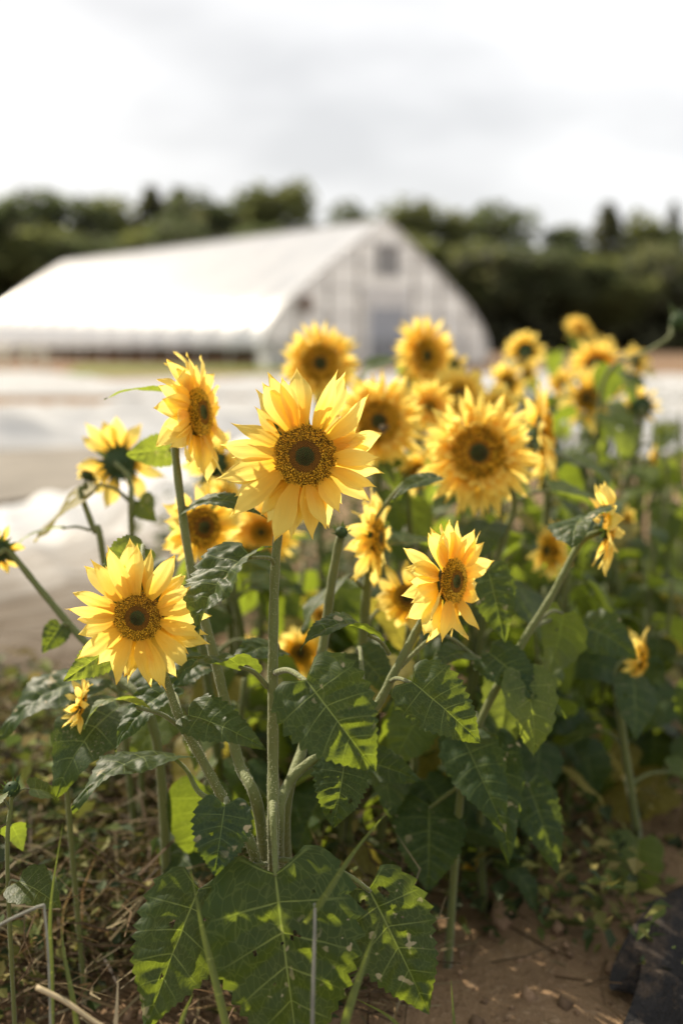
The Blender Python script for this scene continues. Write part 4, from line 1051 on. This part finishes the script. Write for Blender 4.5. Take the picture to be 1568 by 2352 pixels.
hero('side', (790, 1755, 1.26), (764, 1902, 1.22), 130, (0.1, -1, 0.25), 0.08, 0.08, [(700, 1765, 1.265), (750, 1735, 1.265)], holes=[(.2, .5, .05), (.75, .75, .04)], res=HI, seed=15)
hero('side', (850, 1457, 1.25), (690, 1492, 1.19), 120, (-0.60, -0.46, 0.64), 0.20, 0.25, [(893, 1502, 1.285), (875, 1475, 1.27)], quilt=0.03, res=HI, seed=16)
hero('side', (1120, 1308, 1.42), (1160, 1478, 1.38), 108, (-0.1, -1, 0.3), 0.05, 0.08, None, seed=17)
hero('right_edge', (1122, 1500, 1.42), (1228, 1612, 1.38), 120, (0.25, -0.9, 0.5), 0.12, 0.1, [(1180, 1505, 1.46), (1150, 1490, 1.44)], seed=18)
hero('right_edge', (1338, 1437, 1.6), (1462, 1512, 1.55), 118, (0.1, -0.9, 0.6), 0.10, 0.1, [(1220, 1440, 1.46), (1280, 1422, 1.56)], seed=19)
hero('right_edge', (1345, 1185, 1.44), (1312, 1262, 1.36), 155, (-0.60, -0.46, 0.64), 0.10, 0.12, [(1325, 1262, 1.46), (1340, 1225, 1.45)], seed=20)
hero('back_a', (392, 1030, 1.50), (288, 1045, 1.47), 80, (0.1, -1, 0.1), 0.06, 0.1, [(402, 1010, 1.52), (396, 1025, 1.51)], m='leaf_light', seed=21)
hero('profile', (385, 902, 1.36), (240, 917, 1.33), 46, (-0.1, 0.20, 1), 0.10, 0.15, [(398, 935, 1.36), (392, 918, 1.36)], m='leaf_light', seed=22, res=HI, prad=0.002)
hero('profile', (432, 1168, 1.34), (618, 1196, 1.28), 80, (0.05, -0.45, 1), 0.16, 0.1, [(422, 1178, 1.345), (426, 1165, 1.345)], seed=23, res=HI, prad=0.002)
hero('droop', (1006, 1097, 1.46), (896, 1152, 1.40), 62, (-0.2, -0.6, 1), 0.10, 0.15, None, seed=24)
hero('right_edge', (1065, 1700, 1.42), (1160, 1915, 1.34), 140, (0.05, -1, 0.25), 0.06, 0.12, [(1090, 1680, 1.46), (1075, 1685, 1.44)], m='leaf', seed=25)
hero('right_edge', (1128, 1688, 1.46), (1168, 1985, 1.38), 135, (0.1, -1, 0.2), 0.05, 0.06, [(1095, 1670, 1.46), (1110, 1672, 1.46)], seed=26)
hero('right_edge', (1212, 1800, 1.52), (1282, 2012, 1.46), 112, (0.15, -1, 0.2), 0.05, 0.06, [(1080, 1730, 1.46), (1150, 1750, 1.5)], seed=27)
hero('right_edge', (985, 1850, 1.48), (982, 2048, 1.42), 168, (-0.05, -1, 0.2), 0.05, 0.06, [(1062, 1800, 1.46), (1020, 1830, 1.47)], m='leaf', seed=28)
hero('side', (832, 1748, 1.36), (968, 1795, 1.32), 95, (0.1, -0.85, 0.6), 0.10, 0.06, None, seed=29)
hero('right_edge', (1160, 1560, 1.46), (1300, 1650, 1.42), 62, (0.2, -0.6, 0.9), 0.12, 0.12, None, seed=30)
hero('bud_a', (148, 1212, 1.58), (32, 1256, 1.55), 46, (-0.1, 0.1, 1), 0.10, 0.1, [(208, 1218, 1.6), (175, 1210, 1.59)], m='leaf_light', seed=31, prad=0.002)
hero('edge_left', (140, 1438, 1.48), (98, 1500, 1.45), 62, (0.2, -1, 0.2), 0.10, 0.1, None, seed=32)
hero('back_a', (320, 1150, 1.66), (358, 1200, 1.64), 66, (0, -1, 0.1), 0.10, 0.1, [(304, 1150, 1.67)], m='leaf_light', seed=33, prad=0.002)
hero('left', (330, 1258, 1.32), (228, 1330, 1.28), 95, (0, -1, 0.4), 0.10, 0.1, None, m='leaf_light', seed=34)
hero('main', (640, 1490, 1.36), (520, 1530, 1.30), 90, (0, -0.5, 1), 0.14, 0.1, None, seed=35)
hero('side', (1080, 1500, 1.4), (980, 1545, 1.34), 80, (0, -0.4, 1), 0.14, 0.1, None, seed=36)
hero('right_edge', (1090, 1640, 1.5), (1010, 1760, 1.44), 130, (0, -1, 0.4), 0.08, 0.1, None, seed=37)
hero('side', (820, 1500, 1.45), (900, 1600, 1.4), 100, (0.2, -0.8, 0.6), 0.1, 0.1, None, seed=38)
hero('profile', (470, 1520, 1.36), (380, 1590, 1.32), 95, (-0.2, -0.6, 0.8), 0.1, 0.1, None, seed=39)
hero('droop', (960, 1640, 1.5), (900, 1760, 1.46), 120, (0, -1, 0.4), 0.08, 0.1, None, m='leaf_light', seed=42)

# ------------------------------------------------------------------ a bee on the golden bloom and flies on the petals
def bee():
    c = P(882, 984, 1.735); d = facing(8, 5)
    root = link('bee', None, mat4=frame(c, Vector((1, 0, 0.25)), d), label='dark bee sitting on the disc of the golden bloom behind', cat='bee')
    dk = plain('bee body', (0.03, 0.02, 0.012), 0.6, 0.3); wg = N('bee wing'); wing = wg.done(wg.bsdf((0.10, 0.08, 0.05), 0.6, 0.2), (0.2, 0.16, 0.1), 0.4)
    v, f = tube_geo([(0, -.009, 0), (0, -.006, .001), (0, -.001, .002), (0, .001, .001), (0, .004, .002), (0, .006, .001), (0, .009, .001), (0, .0105, 0)], [.0008, .0035, .004, .002, .0035, .0018, .0022, .0006], 8)
    link('body', mesh('body', v, f, dk), root)
    for s in (-1, 1):
        link('wing', mesh('wing', [(0, .003, .004), (s * .009, -.002, .006), (s * .008, -.007, .006), (s * .001, -.003, .005)], [(0, 1, 2, 3)], wing, False), root)
        for k in range(3):
            v, f = tube_geo([(0, .004 - k * .002, 0), (s * .005, .005 - k * .003, .001), (s * .006, .006 - k * .004, -.003)], .0004, 4); link('leg', mesh('leg', v, f, dk), root)
bee()

# ------------------------------------------------------------------ grass stalks and dry stalks in front
M['blade'] = leaf_material('grass blade', (0.06, 0.09, 0.03), (0.10, 0.13, 0.04), (0.15, 0.17, 0.07), (0.28, 0.34, 0.04), 0.4, 0.5, (0.09, 0.12, 0.05), 0)
M['straw'] = plain('dry straw', (0.36, 0.29, 0.17), 0.7, 0.3, 0.2, 30)
M['twig'] = plain('grey dry stalk', (0.20, 0.20, 0.16), 0.7, 0.3, 0.3, 30)
def blade(pts, w, label, m='blade', name='grass_blade', nrm=(0, -1, 0.2)):
    q = curve([P(*p) for p in pts], 8); base = q[0]; v, uv = [], []; n = len(q)
    for i, p in enumerate(q):
        t = i / (n - 1); d = (q[min(i + 1, n - 1)] - q[max(i - 1, 0)]).normalized(); s = d.cross(Vector(nrm)).normalized()
        k = w * (0.75 + 0.5 * math.sin(math.pi * min(t * 1.4, 1) * 0.8)) * (1 - t ** 2.2) + 0.0002
        nn = s.cross(d)
        for a, z in ((-1, 0.25), (0, 0), (1, 0.25)): v.append(p - base + s * a * k / 2 + nn * z * k); uv.append((a * .5 + .5, t))
    f = [(i * 3 + j, i * 3 + j + 1, i * 3 + j + 4, i * 3 + j + 3) for i in range(n - 1) for j in range(2)]
    link(name, mesh(name, v, f, M[m], True, uv), mat4=Matrix.Translation(base), label=label, cat='grass', group='grass blades among the leaves')
def stalk(pts, rad, label, m='twig', name='dry_stalk'):
    q = curve([P(*p) for p in pts], 5); v, f = tube_geo([p - q[0] for p in q], [rad * (1.15 - 0.4 * i / (len(q) - 1)) for i in range(len(q))], 7)
    link(name, mesh(name, v, f, M[m]), mat4=Matrix.Translation(q[0]), label=label, cat='dry stalk', group='dry stalks by the soil')
def gd(x, y): return (G(x, y) - cam.location).dot(CF)
blade([(545, 2460, 1.0), (505, 2290, 1.03), (465, 2130, 1.06), (437, 1990, 1.08)], 0.0075, 'long curved grass blade crossing between the two big foot leaves')
blade([(700, 2120, 1.03), (745, 2060, 1.03), (810, 1960, 1.05), (905, 1845, 1.07)], 0.006, 'upright-slanting grass blade rising across the broad eaten leaf')
blade([(765, 2460, 0.99), (800, 2320, 1.0), (840, 2200, 1.02), (875, 2105, 1.04)], 0.0075, 'grass blade beside the drooping leaf over the soil, lowest of the blades')
blade([(122, 2430, 1.03), (120, 2240, 1.06), (118, 2080, 1.08), (145, 1890, 1.10)], 0.005, 'tall thin grass blade alone at the weedy side')
blade([(1042, 2480, 1.05), (1045, 2400, 1.06), (1040, 2320, 1.08), (1035, 2250, 1.09)], 0.0035, 'small single blade standing on the bare soil')
blade([(190, 2480, 1.0), (175, 2330, 1.02), (150, 2200, 1.05), (140, 2120, 1.07)], 0.005, 'short bluish grass blade next to the dry bent stalk')
blade([(260, 2440, 1.02), (268, 2330, 1.04), (272, 2240, 1.06)], 0.004, 'amber tinted short blade under the hanging leaf', 'straw')
blade([(400, 2440, 1.02), (420, 2340, 1.04), (445, 2280, 1.05)], 0.005, 'short blade curving out below the two foot leaves')
blade([(960, 2420, 1.06), (900, 2340, 1.10), (810, 2290, 1.14)], 0.004, 'low blade trailing over the soil below the drooping leaf')
stalk([(716, 2470, 1.0), (718, 2300, 1.01), (722, 2160, 1.02), (723, 2075, 1.03)], 0.0021, 'upright grey dry stalk in front of the broad eaten leaf')
stalk([(-30, 2150, 1.05), (0, 2125, 1.05), (60, 2095, 1.05), (98, 2080, 1.05), (103, 2090, 1.05), (112, 2200, 1.04), (118, 2400, 1.02)], 0.0016, 'pale bent dry stalk kinked sharply downward')
stalk([(85, 2268, 1.03), (150, 2300, 1.02), (215, 2345, 1.01), (290, 2390, 1.0)], 0.0026, 'thick pale straw lying slantwise at the lower border', 'straw')

# ------------------------------------------------------------------ weeds, straw and crumbs on the soil
r = random.Random(21)
mb = MB()
def weed_leaf(p, s, col):
    a = r.uniform(0, 6.283); el = r.uniform(-.5, .9); d = Vector((math.cos(a) * math.cos(el), math.sin(a) * math.cos(el), math.sin(el))) * s
    w = d.cross(Vector((r.gauss(0, .4), r.gauss(0, .4), 1))).normalized() * s * r.uniform(.18, .34); m = p + d * .5 + Vector((0, 0, s * .08))
    mb.add([p, m - w, p + d - Vector((0, 0, s * .12)), m + w], [(0, 1, 2), (0, 2, 3)], col)
def weeds(n, xr, yr, hmax, smin, smax, pal, dens=0.0):
    for i in range(n):
        x, y = r.uniform(*xr), r.uniform(*yr)
        if mnoise.noise((x * 2.2, y * 2.2, 8)) < dens: continue
        k = r.random() ** 1.6; c = r.choice(pal); j = r.uniform(.7, 1.3)
        weed_leaf(Vector((x, y, gz(x, y) + k * hmax)), r.uniform(smin, smax), tuple(q * j for q in c))
GRN = [(0.10, 0.13, 0.03), (0.06, 0.09, 0.025), (0.16, 0.16, 0.04), (0.22, 0.19, 0.06), (0.05, 0.07, 0.03)]
weeds(10000, (-1.2, 0.02), (1.22, 2.35), 0.20, 0.01, 0.042, GRN, -0.25)
weeds(2600, (-1.15, -0.12), (1.5, 2.25), 0.26, 0.025, 0.07, [(0.14, 0.17, 0.03), (0.20, 0.21, 0.04), (0.09, 0.13, 0.03), (0.26, 0.2, 0.06)], -0.2)
weeds(2600, (-0.1, 1.9), (1.75, 4.0), 0.20, 0.02, 0.07, GRN, -0.1)
weeds(3500, (-0.7, 0.9), (2.6, 5.2), 0.42, 0.03, 0.09, [(0.05, 0.08, 0.025), (0.08, 0.11, 0.03), (0.13, 0.14, 0.04)], -0.2)
weeds(1500, (-0.1, 0.5), (1.3, 2.0), 0.14, 0.015, 0.05, GRN, -0.1)
weeds(260, (0.3, 1.2), (1.2, 2.2), 0.03, 0.01, 0.035, GRN, 0.1)
weeds(2600, (0.4, 8.0), (3.5, 12), 0.45, 0.05, 0.13, GRN, -0.1)
link('weeds', mb.mesh('weeds', M['litter'], False), label='low weeds and yellowing leaves covering the soil', kind='stuff')
mb = MB()
def straw(n, xr, yr, h):
    for i in range(n):
        x, y = r.uniform(*xr), r.uniform(*yr); a = r.uniform(0, 6.283); el = r.uniform(-.1, .55); ln = r.uniform(.03, .16)
        d = Vector((math.cos(a) * math.cos(el), math.sin(a) * math.cos(el), math.sin(el))); p = Vector((x, y, gz(x, y) + r.random() ** 2 * h))
        w = d.cross(Vector((r.gauss(0, 1), r.gauss(0, 1), 1))).normalized() * r.uniform(.0008, .0022); b = Vector((r.gauss(0, .1), r.gauss(0, .1), r.uniform(-.05, .12))) * ln
        k = r.uniform(.25, .85); c = r.choice(((.34, .24, .12), (.22, .15, .08), (.40, .33, .19), (.14, .09, .05))); c = tuple(q * k for q in c)
        p1 = p + d * ln * .5 + b; p2 = p + d * ln
        mb.add([p - w, p + w, p1 + w, p1 - w, p2 + w * .5, p2 - w * .5], [(0, 1, 2, 3), (3, 2, 4, 5)], c)
straw(9000, (-1.3, 0.1), (1.22, 2.45), 0.20)
straw(1500, (-0.1, 1.8), (1.6, 3.6), 0.06)
straw(160, (0.2, 1.2), (1.1, 2.0), 0.01)
for i in range(6500):
    if i % 2: x, y = r.uniform(-1.3, 0.0), r.uniform(1.35, 2.4)
    else: x, y = r.uniform(0.25, 2.2), r.uniform(1.7, 4.2)
    if mnoise.noise((x * 2.5, y * 2.5, 17)) < -0.05: continue
    a = r.uniform(0, 6.283); ln = r.uniform(.08, .24); le = r.uniform(.1, .9)
    p = Vector((x, y, gz(x, y))); d = Vector((math.cos(a) * le, math.sin(a) * le, 1)).normalized() * ln
    w = d.cross(Vector((r.gauss(0, 1), r.gauss(0, 1), .2))).normalized() * r.uniform(.0008, .0024)
    p1 = p + d * .6; p2 = p + d + Vector((math.cos(a), math.sin(a), -.5)) * ln * r.uniform(.05, .35)
    c = r.choice(((.46, .34, .15), (.36, .27, .11), (.20, .22, .05), (.14, .18, .04), (.30, .19, .09))); k = r.uniform(.6, 1.15); c = tuple(q * k for q in c)
    mb.add([p - w, p + w, p1 + w, p1 - w, p2], [(0, 1, 2, 3), (3, 2, 4)], c)
link('litter', mb.mesh('litter', M['litter'], False), label='dry straw and stalk litter over the soil', kind='stuff')
mb = MB()
for i in range(4200):
    x = r.uniform(-1.2, 2.0); y = r.uniform(1.05, 3.2); s = 0.003 + 0.014 * r.random() ** 4
    if r.random() < 0.004: s = r.uniform(.02, .035)
    k = r.uniform(.55, 1.3); c = (.22 * k, .145 * k, .09 * k)
    o = Vector((x, y, gz(x, y) + s * .3)); v = []
    for q in ((1, 0, 0), (-1, 0, 0), (0, 1, 0), (0, -1, 0), (0, 0, 1), (0, 0, -1)):
        v.append(o + Vector(q) * s * r.uniform(.6, 1.2) + Vector((r.gauss(0, .2), r.gauss(0, .2), 0)) * s)
    mb.add(v, [(0, 2, 4), (2, 1, 4), (1, 3, 4), (3, 0, 4), (2, 0, 5), (1, 2, 5), (3, 1, 5), (0, 3, 5)], c)
link('soil_crumbs', mb.mesh('soil_crumbs', M['clod'], True), label='loose crumbs and clods of brown soil', kind='stuff')
